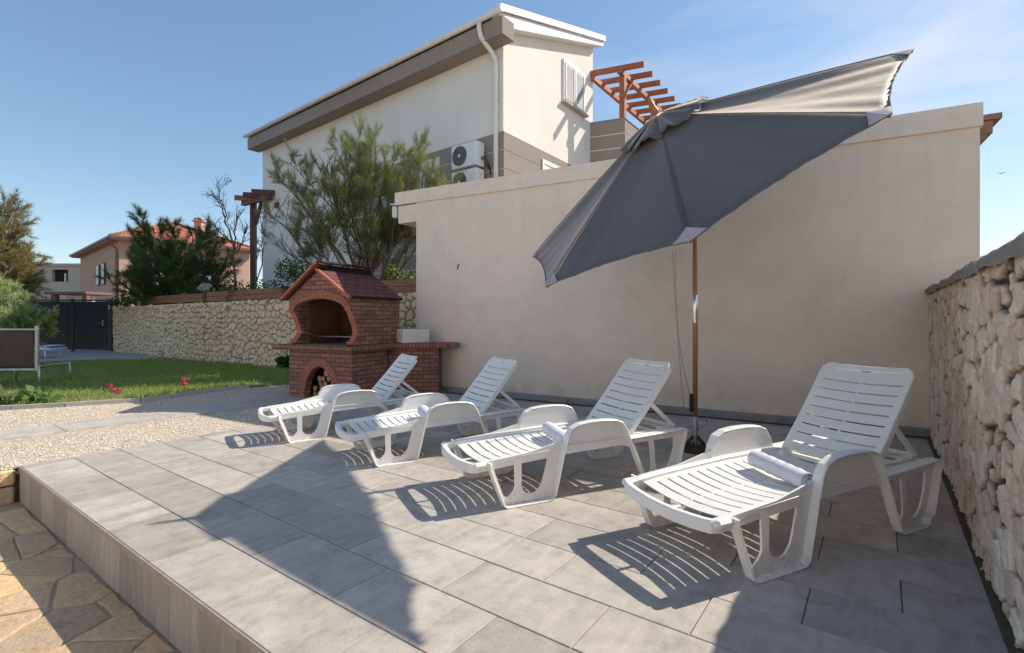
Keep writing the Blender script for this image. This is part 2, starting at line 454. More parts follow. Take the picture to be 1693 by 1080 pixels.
def tile_mat():
    m = NB('porcelain_paver'); tone = m.attr('tone')
    c = m.coords('Object', None, None)
    mp = m.n('ShaderNodeMapping'); m.l(c, mp.inputs[0]); mp.inputs['Rotation'].default_value = (0, 0, -AN)
    add = m.n('ShaderNodeVectorMath', operation='ADD'); m.l(mp.outputs[0], add.inputs[0])
    mul = m.n('ShaderNodeMath', operation='MULTIPLY'); m.l(tone, mul.inputs[0]); mul.inputs[1].default_value = 37.0
    cmb = m.n('ShaderNodeCombineXYZ'); m.l(mul.outputs[0], cmb.inputs[0]); m.l(mul.outputs[0], cmb.inputs[1]); m.l(mul.outputs[0], cmb.inputs[2])
    m.l(cmb.outputs[0], add.inputs[1])
    sc = m.n('ShaderNodeVectorMath', operation='MULTIPLY'); m.l(add.outputs[0], sc.inputs[0]); sc.inputs[1].default_value = (0.75, 8.0, 1)
    streak = m.noise(sc.outputs[0], 1.5, 7, 0.62)
    cloud = m.noise(add.outputs[0], 3.4, 6, 0.66)
    fine = m.noise(c, 150, 3, 0.65)
    f = m.ramp(streak.outputs['Fac'], [(0.30, 0.0), (0.70, 1.0)])
    col = m.mix(f, (0.42, 0.375, 0.33), (0.57, 0.515, 0.455))
    f2 = m.ramp(cloud.outputs['Fac'], [(0.42, 0.0), (0.68, 0.75)])
    col = m.mix(f2, col, (0.62, 0.56, 0.495))
    mot = m.noise(add.outputs[0], 9.0, 8, 0.72)
    col = m.mix(0.85, col, m.ramp(mot.outputs['Fac'], [(0.30, 0.70), (0.50, 0.96), (0.70, 1.10)]), 'MULTIPLY')
    f3 = m.ramp(tone, [(0.0, 0.74), (1.0, 1.0)])
    col = m.mix(1.0, col, f3, 'MULTIPLY')
    f4 = m.ramp(fine.outputs['Fac'], [(0.32, 0.74), (0.55, 1.03)])
    col = m.mix(0.7, col, f4, 'MULTIPLY')
    m.base(col); m.rough(0.62); m.b.inputs['Specular IOR Level'].default_value = 0.35
    p = m.bump(fine.outputs['Fac'], 0.2, 0.002); m.bump(streak.outputs['Fac'], 0.12, 0.004, p)
    return m.mat
M['tile'] = tile_mat()
def riser_mat():
    m = NB('riser_paver'); tone = m.attr('tone')
    c = m.coords('Object'); mp = m.n('ShaderNodeMapping'); m.l(c, mp.inputs[0]); mp.inputs['Rotation'].default_value = (0, 0, -AN)
    add = m.n('ShaderNodeVectorMath', operation='ADD'); m.l(mp.outputs[0], add.inputs[0])
    mul = m.n('ShaderNodeMath', operation='MULTIPLY'); m.l(tone, mul.inputs[0]); mul.inputs[1].default_value = 23.0
    cmb = m.n('ShaderNodeCombineXYZ'); m.l(mul.outputs[0], cmb.inputs[1]); m.l(cmb.outputs[0], add.inputs[1])
    sc = m.n('ShaderNodeVectorMath', operation='MULTIPLY'); m.l(add.outputs[0], sc.inputs[0]); sc.inputs[1].default_value = (1, 9.0, 0.8)
    st = m.noise(sc.outputs[0], 3.4, 8, 0.75); fine = m.noise(c, 130, 3, 0.6)
    col = m.mix(m.ramp(st.outputs['Fac'], [(0.32, 0.0), (0.68, 1.0)]), (0.26, 0.235, 0.215), (0.41, 0.375, 0.345))
    col = m.mix(1.0, col, m.ramp(tone, [(0, 0.8), (1, 1.08)]), 'MULTIPLY')
    m.base(col); m.rough(0.75); m.bump(fine.outputs['Fac'], 0.25, 0.002)
    return m.mat
M['riser'] = riser_mat()
M['nosing'] = mk('brown_edge_trim', (0.38, 0.32, 0.285), (0.29, 0.245, 0.22), 0.8, 7, 0.4, 0.004, 80)

def flag_mat():
    m = NB('ochre_flagstone'); tone = m.attr('tone'); c = m.coords('Object')
    n1 = m.noise(c, 7, 8, 0.72); n2 = m.noise(c, 40, 5, 0.75); n3 = m.noise(c, 1.2, 3, 0.5)
    colA = m.ramp(tone, [(0.0, (0.33, 0.25, 0.18)), (0.25, (0.80, 0.54, 0.27)), (0.45, (0.42, 0.33, 0.25)), (0.65, (0.84, 0.61, 0.34)), (0.82, (0.48, 0.31, 0.21)), (1.0, (0.86, 0.67, 0.42))])
    colB = m.ramp(n1.outputs['Fac'], [(0.32, (0.30, 0.21, 0.14)), (0.47, (0.78, 0.54, 0.29)), (0.58, (0.62, 0.48, 0.32)), (0.72, (0.88, 0.72, 0.50))])
    col = m.mix(0.42, colA, colB)
    col = m.mix(0.6, col, m.ramp(n2.outputs['Fac'], [(0.32, 0.62), (0.6, 1.12)]), 'MULTIPLY')
    m.base(col); m.rough(0.85)
    p = m.bump(n2.outputs['Fac'], 0.8, 0.008); m.bump(n1.outputs['Fac'], 0.8, 0.03, p)
    return m.mat
M['flag'] = flag_mat()
M['flag_mortar'] = mk('flag_mortar', (0.40, 0.32, 0.23), (0.52, 0.42, 0.30), 0.95, 9, 0.8, 0.01, 60)

def gravel_mat():
    m = NB('beige_gravel'); c = m.coords('Object')
    v = m.n('ShaderNodeTexVoronoi'); m.l(c, v.inputs['Vector']); v.inputs['Scale'].default_value = 42
    v2 = m.n('ShaderNodeTexVoronoi', feature='DISTANCE_TO_EDGE'); m.l(c, v2.inputs['Vector']); v2.inputs['Scale'].default_value = 42
    sep = m.n('ShaderNodeSeparateColor'); m.l(v.outputs['Color'], sep.inputs[0])
    col = m.ramp(sep.outputs[0], [(0.0, (0.50, 0.37, 0.26)), (0.3, (0.74, 0.59, 0.45)), (0.7, (0.80, 0.68, 0.54)), (1.0, (0.86, 0.79, 0.69))])
    big = m.noise(c, 1.5, 3, 0.5)
    e = m.ramp(v2.outputs['Distance'], [(0.0, 0.5), (0.14, 1.0)])
    col = m.mix(1.0, col, e, 'MULTIPLY')
    col = m.mix(0.35, col, m.ramp(big.outputs['Fac'], [(0.3, 0.8), (0.7, 1.0)]), 'MULTIPLY')
    m.base(col); m.rough(0.9)
    m.bump(e, 1.0, 0.012)
    return m.mat
M['gravel'] = gravel_mat()

def rock_mat(name, stones, mortar, fine=38, tex=0.5):
    m = NB(name); tone = m.attr('tone'); mort = m.attr('mortar'); c = m.coords('Object')
    n1 = m.noise(c, 7, 6, 0.68); n2 = m.noise(c, fine, 5, 0.7)
    col = m.ramp(tone, [(i/(len(stones)-1), s_) for i, s_ in enumerate(stones)])
    col = m.mix(tex, col, m.ramp(n1.outputs['Fac'], [(0.28, 0.60), (0.55, 1.0), (0.75, 1.18)]), 'MULTIPLY')
    col = m.mix(0.5, col, m.ramp(n2.outputs['Fac'], [(0.3, 0.7), (0.65, 1.1)]), 'MULTIPLY')
    mc = m.mix(m.ramp(n2.outputs['Fac'], [(0.3, 0), (0.7, 1)]), mortar, tuple(x*1.7 for x in mortar))
    m.base(m.mix(mort, col, mc)); m.rough(0.92); m.b.inputs['Specular IOR Level'].default_value = 0.2
    p = m.bump(n2.outputs['Fac'], 0.7, 0.008); m.bump(n1.outputs['Fac'], 0.5, 0.02, p)
    return m.mat
M['rock_near'] = rock_mat('pink_beige_rubble', [(0.74, 0.57, 0.44), (0.86, 0.72, 0.58), (0.64, 0.46, 0.35), (0.88, 0.77, 0.64), (0.80, 0.60, 0.48), (0.84, 0.70, 0.56)], (0.055, 0.045, 0.036))
M['rock_far'] = rock_mat('cream_rubble', [(0.88, 0.62, 0.38), (0.92, 0.71, 0.48), (0.90, 0.66, 0.42), (0.92, 0.76, 0.55), (0.82, 0.54, 0.31)], (0.09, 0.058, 0.036), 26, 0.4)

# ------------------------------------------------------------------ world, sun, camera
w = bpy.data.worlds.new('World'); scene.world = w; w.use_nodes = True
wn = w.node_tree.nodes; wl = w.node_tree.links
bg = wn['Background']
sky = wn.new('ShaderNodeTexSky'); sky.sky_type = 'NISHITA'; sky.sun_disc = False
sky.sun_elevation = SUN_EL; sky.sun_rotation = math.pi/2 - SUN_AZ
sky.air_density = 1.0; sky.dust_density = 0.15; sky.ozone_density = 1.6; sky.altitude = 10
tc = wn.new('ShaderNodeTexCoord')
mp = wn.new('ShaderNodeMapping'); mp.inputs['Scale'].default_value = (1.0, 1.0, 3.6); mp.inputs['Rotation'].default_value = (R(8), R(-20), R(20))
wl.new(tc.outputs['Generated'], mp.inputs[0])
nz = wn.new('ShaderNodeTexNoise'); nz.inputs['Scale'].default_value = 2.1; nz.inputs['Detail'].default_value = 7; nz.inputs['Roughness'].default_value = 0.55; nz.inputs['Distortion'].default_value = 0.5
wl.new(mp.outputs[0], nz.inputs['Vector'])
cr = wn.new('ShaderNodeValToRGB'); cr.color_ramp.elements[0].position = 0.40; cr.color_ramp.elements[1].position = 0.74
cr.color_ramp.elements[0].color = (0, 0, 0, 1); cr.color_ramp.elements[1].color = (0.85, 0.85, 0.85, 1)
wl.new(nz.outputs['Fac'], cr.inputs[0])
# thin cirrus lies towards the east (the sun's side of the sky)
sp = wn.new('ShaderNodeSeparateXYZ'); wl.new(tc.outputs['Generated'], sp.inputs[0])
mr = wn.new('ShaderNodeMapRange'); mr.inputs['From Min'].default_value = -0.05; mr.inputs['From Max'].default_value = 0.6
wl.new(sp.outputs['X'], mr.inputs['Value'])
mm = wn.new('ShaderNodeMath'); mm.operation = 'MULTIPLY'; wl.new(cr.outputs[0], mm.inputs[0]); wl.new(mr.outputs[0], mm.inputs[1])
mx = wn.new('ShaderNodeMix'); mx.data_type = 'RGBA'; wl.new(mm.outputs[0], mx.inputs[0]); wl.new(sky.outputs[0], mx.inputs[6]); mx.inputs[7].default_value = (5.6, 5.9, 6.3, 1)
gm = wn.new('ShaderNodeGamma'); gm.inputs[1].default_value = 0.77; wl.new(mx.outputs[2], gm.inputs[0])
hs = wn.new('ShaderNodeHueSaturation'); hs.inputs['Saturation'].default_value = 1.18; wl.new(gm.outputs[0], hs.inputs['Color'])
wl.new(hs.outputs[0], bg.inputs[0]); bg.inputs[1].default_value = 0.106

sl = bpy.data.lights.new('sun_lamp', 'SUN'); sl.energy = 2.6; sl.angle = R(0.53); sl.color = (1.0, 0.915, 0.78)
so = bpy.data.objects.new('sun_lamp', sl); COL.objects.link(so)
sd = Vector((math.cos(SUN_EL)*math.cos(SUN_AZ), math.cos(SUN_EL)*math.sin(SUN_AZ), math.sin(SUN_EL)))
so.rotation_euler = sd.to_track_quat('Z', 'Y').to_euler(); so.location = sd*40
cam = bpy.data.cameras.new('camera'); co = bpy.data.objects.new('camera', cam); COL.objects.link(co)
cam.sensor_width = 36; cam.lens = 36*F/1693; cam.shift_y = -(540-HY)/1693; cam.clip_end = 3000; cam.clip_start = 0.05
co.location = (0, 0, EYE); co.rotation_euler = (R(90), 0, 0)
scene.camera = co
scene.view_settings.view_transform = 'Standard'; scene.view_settings.look = 'None'; scene.view_settings.gamma = 1
scene.view_settings.use_curve_mapping = False; scene.view_settings.exposure = 1.15
scene.render.film_transparent = False
scene.cycles.use_denoising = True
scene.cycles.max_bounces = 8

# ------------------------------------------------------------------ ground
def clip_poly(poly, nx, ny, c):
    """keep nx*x + ny*y <= c"""
    out = []
    for i in range(len(poly)):
        p, q = poly[i], poly[(i+1) % len(poly)]
        dp, dq = nx*p[0]+ny*p[1]-c, nx*q[0]+ny*q[1]-c
        if dp <= 0: out.append(p)
        if (dp < 0 < dq) or (dq < 0 < dp):
            t = dp/(dp-dq); out.append((p[0]+(q[0]-p[0])*t, p[1]+(q[1]-p[1])*t))
    return out
def sheet(name, polys, z, mat, thick=0.0):
    b = MB()
    for poly in polys:
        if thick: b.prism([(p[0], p[1]) for p in poly], lambda a, c, d: (a, c, d), z-thick, z)
        else: b.add([(p[0], p[1], z) for p in poly], [tuple(range(len(poly)))])
    o = b.build(name, mat); tag(o, kind='structure'); return o

N0, TS = 1.0252, 0.35736
b = MB(); nseg = 48
b.add([(0, 0, -0.40)] + [(900*math.cos(2*math.pi*k/nseg), 900*math.sin(2*math.pi*k/nseg), -0.40) for k in range(nseg)],
      [(0, 1+k, 1+(k+1) % nseg) for k in range(nseg)])
tag(b.build('ground', M['earth']), kind='structure')
sheet('garden_ground', [[nt(N0+0.05, -60), nt(N0+0.05, 120), nt(120, 120), nt(120, -60)],
                        [nt(-60, 6.16), nt(-60, 120), nt(N0+0.05, 120), nt(N0+0.05, 6.16)]], -0.024, M['soil'], 0.3)

# terrace pavers
GM = Vector((0.5117, 0.8591, 0)); GD = 7.163           # garage front plane: GM . p = GD
terr = MB(); tones = []
def paver(bm, poly, z, tone, tl, h=0.03, joint=0.0026, ch=0.0025):
    cx = sum(p[0] for p in poly)/len(poly); cy = sum(p[1] for p in poly)/len(poly)
    # inset every edge
    def inset(poly, d):
        out = []; n = len(poly)
        for i in range(n):
            p0, p1, p2 = poly[i-1], poly[i], poly[(i+1) % n]
            e1 = Vector((p1[0]-p0[0], p1[1]-p0[1])); e2 = Vector((p2[0]-p1[0], p2[1]-p1[1]))
            if e1.length < 1e-6 or e2.length < 1e-6: out.append(p1); continue
            e1.normalize(); e2.normalize()
            n1 = Vector((-e1.y, e1.x)); n2 = Vector((-e2.y, e2.x))
            bis = n1+n2
            if bis.length < 1e-4: out.append(p1); continue
            bis.normalize(); k = d/max(0.35, bis.dot(n1))
            out.append((p1[0]+bis.x*k, p1[1]+bis.y*k))
        return out
    area = sum(poly[i-1][0]*poly[i][1]-poly[i][0]*poly[i-1][1] for i in range(len(poly)))
    if area < 0: poly = poly[::-1]
    if abs(area) < 0.01: return
    o = inset(poly, joint); t = inset(poly, joint+ch); n = len(o)
    vs = [(p[0], p[1], z) for p in t] + [(p[0], p[1], z-ch) for p in o] + [(p[0], p[1], z-h) for p in o]
    fs = [tuple(range(n))]
    for i in range(n):
        j = (i+1) % n
        fs.append((i, n+i, n+j, j)); fs.append((n+i, 2*n+i, 2*n+j, n+j))
    bm.add(vs, fs); tl.extend([tone]*len(vs))
for i in range(17):
    n0, n1 = N0+TS*i, N0+TS*(i+1)
    off = (0.982 if i % 2 == 0 else 0.6295) - 0.7165*8
    for k in range(24):
        t0 = off+0.7165*k; t1 = t0+0.7165
        if i == 0 and False: pass
        if t1 < -0.5 or t0 > 6.12: continue
        t0c, t1c = max(t0, -0.425), min(t1, 6.12)
        if t1c-t0c < 0.02: continue
        poly = [tuple(nt(n0, t0c)[:2]), tuple(nt(n0, t1c)[:2]), tuple(nt(n1, t1c)[:2]), tuple(nt(n1, t0c)[:2])]
        poly = clip_poly(poly, GM.x, GM.y, GD-0.22)
        if len(poly) >= 3:
            paver(terr, poly, random.uniform(-0.0012, 0.0012), random.random(), tones)
ter = terr.build('terrace', M['tile'], attr={'tone': tones}); tag(ter, kind='structure')
sheet('terrace_bed', [clip_poly([tuple(nt(N0+0.03, -0.44)[:2]), tuple(nt(N0+0.03, 6.10)[:2]), tuple(nt(N0+7, 6.10)[:2]), tuple(nt(N0+7, -0.44)[:2])], GM.x, GM.y, GD-0.02)], -0.010, mk('grey_joint_sand', (0.16, 0.145, 0.13), (0.26, 0.235, 0.21), 1.0, 20, 0.8, 0.01), 0.03)
# riser
rb = MB(); rt = []
t = -3.2; k = 0
while t < 6.12:
    wd = 0.3575; t1 = min(t+wd, 6.12)
    c = MB(); c.box((N0-0.004, t+0.0015, -0.318), (N0+0.03, t1-0.0015, -0.036), None, 0, 0.003)
    rb.add([nt(p[0], p[1], p[2]) for p in c.v], c.f); rt.extend([random.random()]*len(c.v))
    t = t1
tag(rb.build('terrace_riser', M['riser'], attr={'tone': rt}), kind='structure')
eb = MB(); t = -3.2
while t < 6.12:
    t1 = min(t+0.715, 6.12)
    c = MB(); c.box((N0-0.012, t+0.0012, -0.034), (N0+0.0015, t1-0.0012, -0.0015), None, 0, 0.003)
    eb.add([nt(p[0], p[1], p[2]) for p in c.v], c.f); t = t1
tag(eb.build('terrace_edge_trim', M['nosing']), kind='structure')

# crazy paving
def crazy(name, lo, hi, size, z, seed, keep=lambda p: True, clipf=None, thick=0.03):
    rg = random.Random(seed); pts = []
    nx = int((hi[0]-lo[0])/size)+1; ny = int((hi[1]-lo[1])/size)+1
    for i in range(-1, nx+1):
        for j in range(-1, ny+1):
            pts.append((lo[0]+(i+0.5+rg.uniform(-.62, .62))*size*1.1, lo[1]+(j+0.5+rg.uniform(-.62, .62))*size*0.85))
    bm = MB(); tl = []
    for a, p in enumerate(pts):
        if not (lo[0] <= p[0] <= hi[0] and lo[1] <= p[1] <= hi[1]): continue
        poly = [(p[0]-size*1.6, p[1]-size*1.6), (p[0]+size*1.6, p[1]-size*1.6), (p[0]+size*1.6, p[1]+size*1.6), (p[0]-size*1.6, p[1]+size*1.6)]
        for q in pts:
            if q is p: continue
            dx, dy = q[0]-p[0], q[1]-p[1]
            if dx*dx+dy*dy > (size*3.2)**2: continue
            poly = clip_poly(poly, dx, dy, dx*(p[0]+q[0])/2+dy*(p[1]+q[1])/2)
            if len(poly) < 3: break
        for (a_, b_, c_) in (clipf or []):
            if len(poly) >= 3: poly = clip_poly(poly, a_, b_, c_)
        if len(poly) < 3: continue
        # wobble the outline
        out = []; n = len(poly)
        cx = sum(q[0] for q in poly)/n; cy = sum(q[1] for q in poly)/n
        for i in range(n):
            u, v = poly[i], poly[(i+1) % n]
            L = math.hypot(v[0]-u[0], v[1]-u[1]); m = max(1, int(L/0.05))
            for s_ in range(m):
                f = s_/m; out.append((u[0]+(v[0]-u[0])*f, u[1]+(v[1]-u[1])*f))
        def shr(q, d):
            dx, dy = q[0]-cx, q[1]-cy; L = math.hypot(dx, dy) or 1
            k = max(0.2, (L-d)/L); return (cx+dx*k, cy+dy*k)
        jit = [0.003+0.010*rg.random()**1.5 for _ in out]
        o = [shr(q, j) for q, j in zip(out, jit)]; tp = [shr(q, j+0.010) for q, j in zip(out, jit)]
        zz = z+rg.uniform(-0.004, 0.004); n = len(o)
        if n < 3: continue
        vs = [nt(q[0], q[1], zz) for q in tp]+[nt(q[0], q[1], zz-0.006) for q in o]+[nt(q[0], q[1], zz-thick) for q in o]
        fs = [tuple(range(n))]
        for i in range(n):
            j = (i+1) % n; fs += [(i, n+i, n+j, j), (n+i, 2*n+i, 2*n+j, n+j)]
        bm.add(vs, fs); tl.extend([rg.random()]*len(vs))
    return tag(bm.build(name, M['flag'], attr={'tone': tl}), kind='structure')
crazy('flagstone_patio', (-3.2, -2.5), (N0+0.1, 6.3), 0.31, -0.312, 3, clipf=[(1, 0, N0-0.014), (0, 1, 6.13)])
sheet('flagstone_joints', [[nt(-3.3, -2.6), nt(N0+0.02, -2.6), nt(N0+0.02, 6.2), nt(-3.3, 6.2)]], -0.322, M['flag_mortar'], 0.06)
sheet('bounce_deck', [[nt(-22, -22), nt(-3.32, -22), nt(-3.32, 6.1), nt(-22, 6.1)], [nt(-3.30, -22), nt(N0+0.02, -22), nt(N0+0.02, -2.62), nt(-3.30, -2.62)]], -0.314, mk('pale_deck_stone', (0.70, 0.62, 0.52), (0.60, 0.52, 0.42), 0.85, 3, 0.4, 0.004, 50), 0.06)  # unseen paving, made pale to bounce light up onto the walls
crazy('flagstone_landing', (-3.2, 6.1), (0.62, 10.6), 0.42, 0.012, 5, clipf=[(1, 0.085, 1.04), (0, -1, -6.14)])
sheet('landing_joints', [[nt(-3.4, 6.16), nt(0.50, 6.16), nt(0.30, 10.4), nt(-3.4, 10.4)]], 0.001, M['flag_mortar'], 0.02)
# stone blocks facing the landing step
sb = MB(); st = []; rg = random.Random(8)
for row in range(2):
    n = N0-0.02
    while n > -3.3:
        wd = rg.uniform(0.25, 0.55)
        z0, z1 = (-0.335, -0.175) if row == 0 else (-0.165, -0.022)
        c = MB(); c.box((n-wd+0.008, 6.13+rg.uniform(-0.02, 0.0), z0+rg.uniform(0, .01)), (n-0.008, 6.36, z1), None, 0, 0.018)
        sb.add([nt(p[0], p[1], p[2]) for p in c.v], c.f, 0, False); st.extend([rg.random()*0.5+0.15]*len(c.v)); n -= wd
tag(sb.build('landing_step', M['flag'], attr={'tone': st}), kind='structure')

# gravel + paver strip
curb = [(-8.1, 6.95), (-7.19, 7.23), (-6.62, 7.45), (-5.83, 7.89), (-5.61, 8.25), (-5.35, 9.0), (-4.94, 9.45)]
gp_ = [tuple(nt(0.30, 6.14)[:2]), tuple(nt(20, 6.14)[:2]), (-3.0, 10.9), (-4.6, 10.0)] + curb[::-1] + [tuple(nt(0.05, 10.3)[:2])]
sheet('gravel_bed', [gp_], -0.006, M['gravel'], 0.012)
# loose pebbles along the gravel so it does not read as a flat sheet
pb = MB(); pt = []
def in_poly(x, y, poly):
    c = False; n = len(poly)
    for i in range(n):
        x1, y1 = poly[i]; x2, y2 = poly[i-1]
        if (y1 > y) != (y2 > y) and x < (x2-x1)*(y-y1)/(y2-y1)+x1: c = not c
    return c
cnt = 0
while cnt < 6500:
    n_ = random.uniform(0.35, 6.5); t_ = random.uniform(6.16, 9.9)
    p = nt(n_, t_)
    if not in_poly(p.x, p.y, gp_): continue
    if 7.26 < t_ < 8.04: 
        if random.random() > 0.06: continue
    s_ = random.uniform(0.006, 0.014); a_ = random.uniform(0, 6.28)
    ca, sa = math.cos(a_)*s_, math.sin(a_)*s_; h_ = s_*random.uniform(.7, 1.1); z_ = -0.006
    pb.add([(p.x+ca, p.y+sa, z_+h_*.4), (p.x-sa*.8, p.y+ca*.8, z_+h_*.4), (p.x-ca, p.y-sa, z_+h_*.4), (p.x+sa*.8, p.y-ca*.8, z_+h_*.4), (p.x, p.y, z_+h_)],
           [(0, 1, 4), (1, 2, 4), (2, 3, 4), (3, 0, 4), (0, 3, 2, 1)])
    cnt += 1
tag(pb.build('gravel_pebbles', mk('pebble_stone', (0.72, 0.58, 0.44), (0.84, 0.75, 0.63), 0.9, 40, 0.1)), kind='stuff')
sb = MB(); st = []
q0 = [ground(12.8, 712), ground(27, 725), ground(156, 709), ground(261, 698), ground(347, 688)]
n = 0.62; 
while n < 9.0:
    n1 = n+1.43*0.72
    tb = lambda x: 7.60-0.055*(x-0.6) if x < 6 else 7.30
    tt = lambda x: tb(x)+0.60
    poly = [tuple(nt(n, tb(n))[:2]), tuple(nt(n1, tb(n1))[:2]), tuple(nt(n1, tt(n1))[:2]), tuple(nt(n, tt(n))[:2])]
    paver(sb, poly, 0.012, random.random(), st, 0.03, 0.003, 0.003)
    n = n1
tag(sb.build('stepping_path', M['tile'], attr={'tone': st}), kind='structure')
# curb stones of the lawn
cb = MB()
for i in range(len(curb)-1):
    a, c = Vector((*curb[i], 0)), Vector((*curb[i+1], 0))
    d = (c-a).normalized(); nn = Vector((-d.y, d.x, 0))
    L = (c-a).length; m = max(1, round(L/0.95))
    for k in range(m):
        p = a+d*(L*k/m+0.004); q = a+d*(L*(k+1)/m-0.004)
        vs = [p-nn*.03, q-nn*.03, q+nn*.03, p+nn*.03]
        cb.add([(v.x, v.y, -0.02) for v in vs]+[(v.x, v.y, 0.055) for v in vs], [(4, 5, 6, 7), (0, 1, 5, 4), (1, 2, 6, 5), (2, 3, 7, 6), (3, 0, 4, 7)])
tag(cb.build('lawn_kerb', M['concrete_light']), kind='structure')

# lawn
lawn_poly = [(-9.4, 6.6)] + [(x-0.02, y+0.03) for x, y in curb] + [(-4.2, 10.2), (-4.6, 11.9), (-5.7, 12.6), (-11.4, 16.4), (-11.64, 15.43), (-13.92, 14.8), (-19, 14.2), (-14, 8.0)]
sheet('lawn_base', [lawn_poly], 0.012, M['lawn_soil'], 0.03)
gb = MB(); xs = [p[0] for p in lawn_poly]; ys = [p[1] for p in lawn_poly]
px_, py_ = rng.uniform(min(xs), max(xs), 90000), rng.uniform(min(ys), max(ys), 90000)
bare = fbm(px_*0.9, py_*0.9, 5, 3)
cnt = 0
for x, y, br in zip(px_, py_, bare):
    if not in_poly(x, y, lawn_poly): continue
    edge = min(math.hypot(x-cx_, y-cy_) for cx_, cy_ in curb)
    if br < 0.40 and random.random() < 0.65: continue
    h = random.uniform(0.04, 0.085)*(0.75+0.5*br) ; a = random.uniform(0, 6.28); wd = random.uniform(0.006, 0.011)
    lx, ly = random.gauss(0, 0.022), random.gauss(0, 0.022)
    dx, dy = math.cos(a)*wd, math.sin(a)*wd
    r_ = random.random(); mi = 0 if r_ < 0.5 else (1 if r_ < 0.9 else 2)
    gb.add([(x-dx, y-dy, 0.01), (x+dx, y+dy, 0.01), (x+lx+dx*.3, y+ly+dy*.3, 0.01+h), (x+lx*1.6, y+ly*1.6, 0.01+h*1.25)], [(0, 1, 2), (0, 2, 3)], mi)
    cnt += 1
    if cnt > 52000: break
tag(gb.build('grass', [leafmat('grass_a', (0.24, 0.36, 0.065), (0.30, 0.40, 0.09), 0.5), leafmat('grass_b', (0.34, 0.44, 0.11), (0.42, 0.48, 0.15), 0.5), leafmat('grass_dry', (0.45, 0.38, 0.17), (0.36, 0.32, 0.13), 0.4)], uv=False),
    'short green lawn with a few dry patches', 'grass', kind='stuff')
# driveway before the gate
sheet('driveway', [[(-11.2, 16.35), (-11.62, 15.45), (-13.92, 14.82), (-19, 14.25), (-32, 14), (-32, 24), (-15.4, 20.6)]], -0.004, M['driveway'], 0.015)

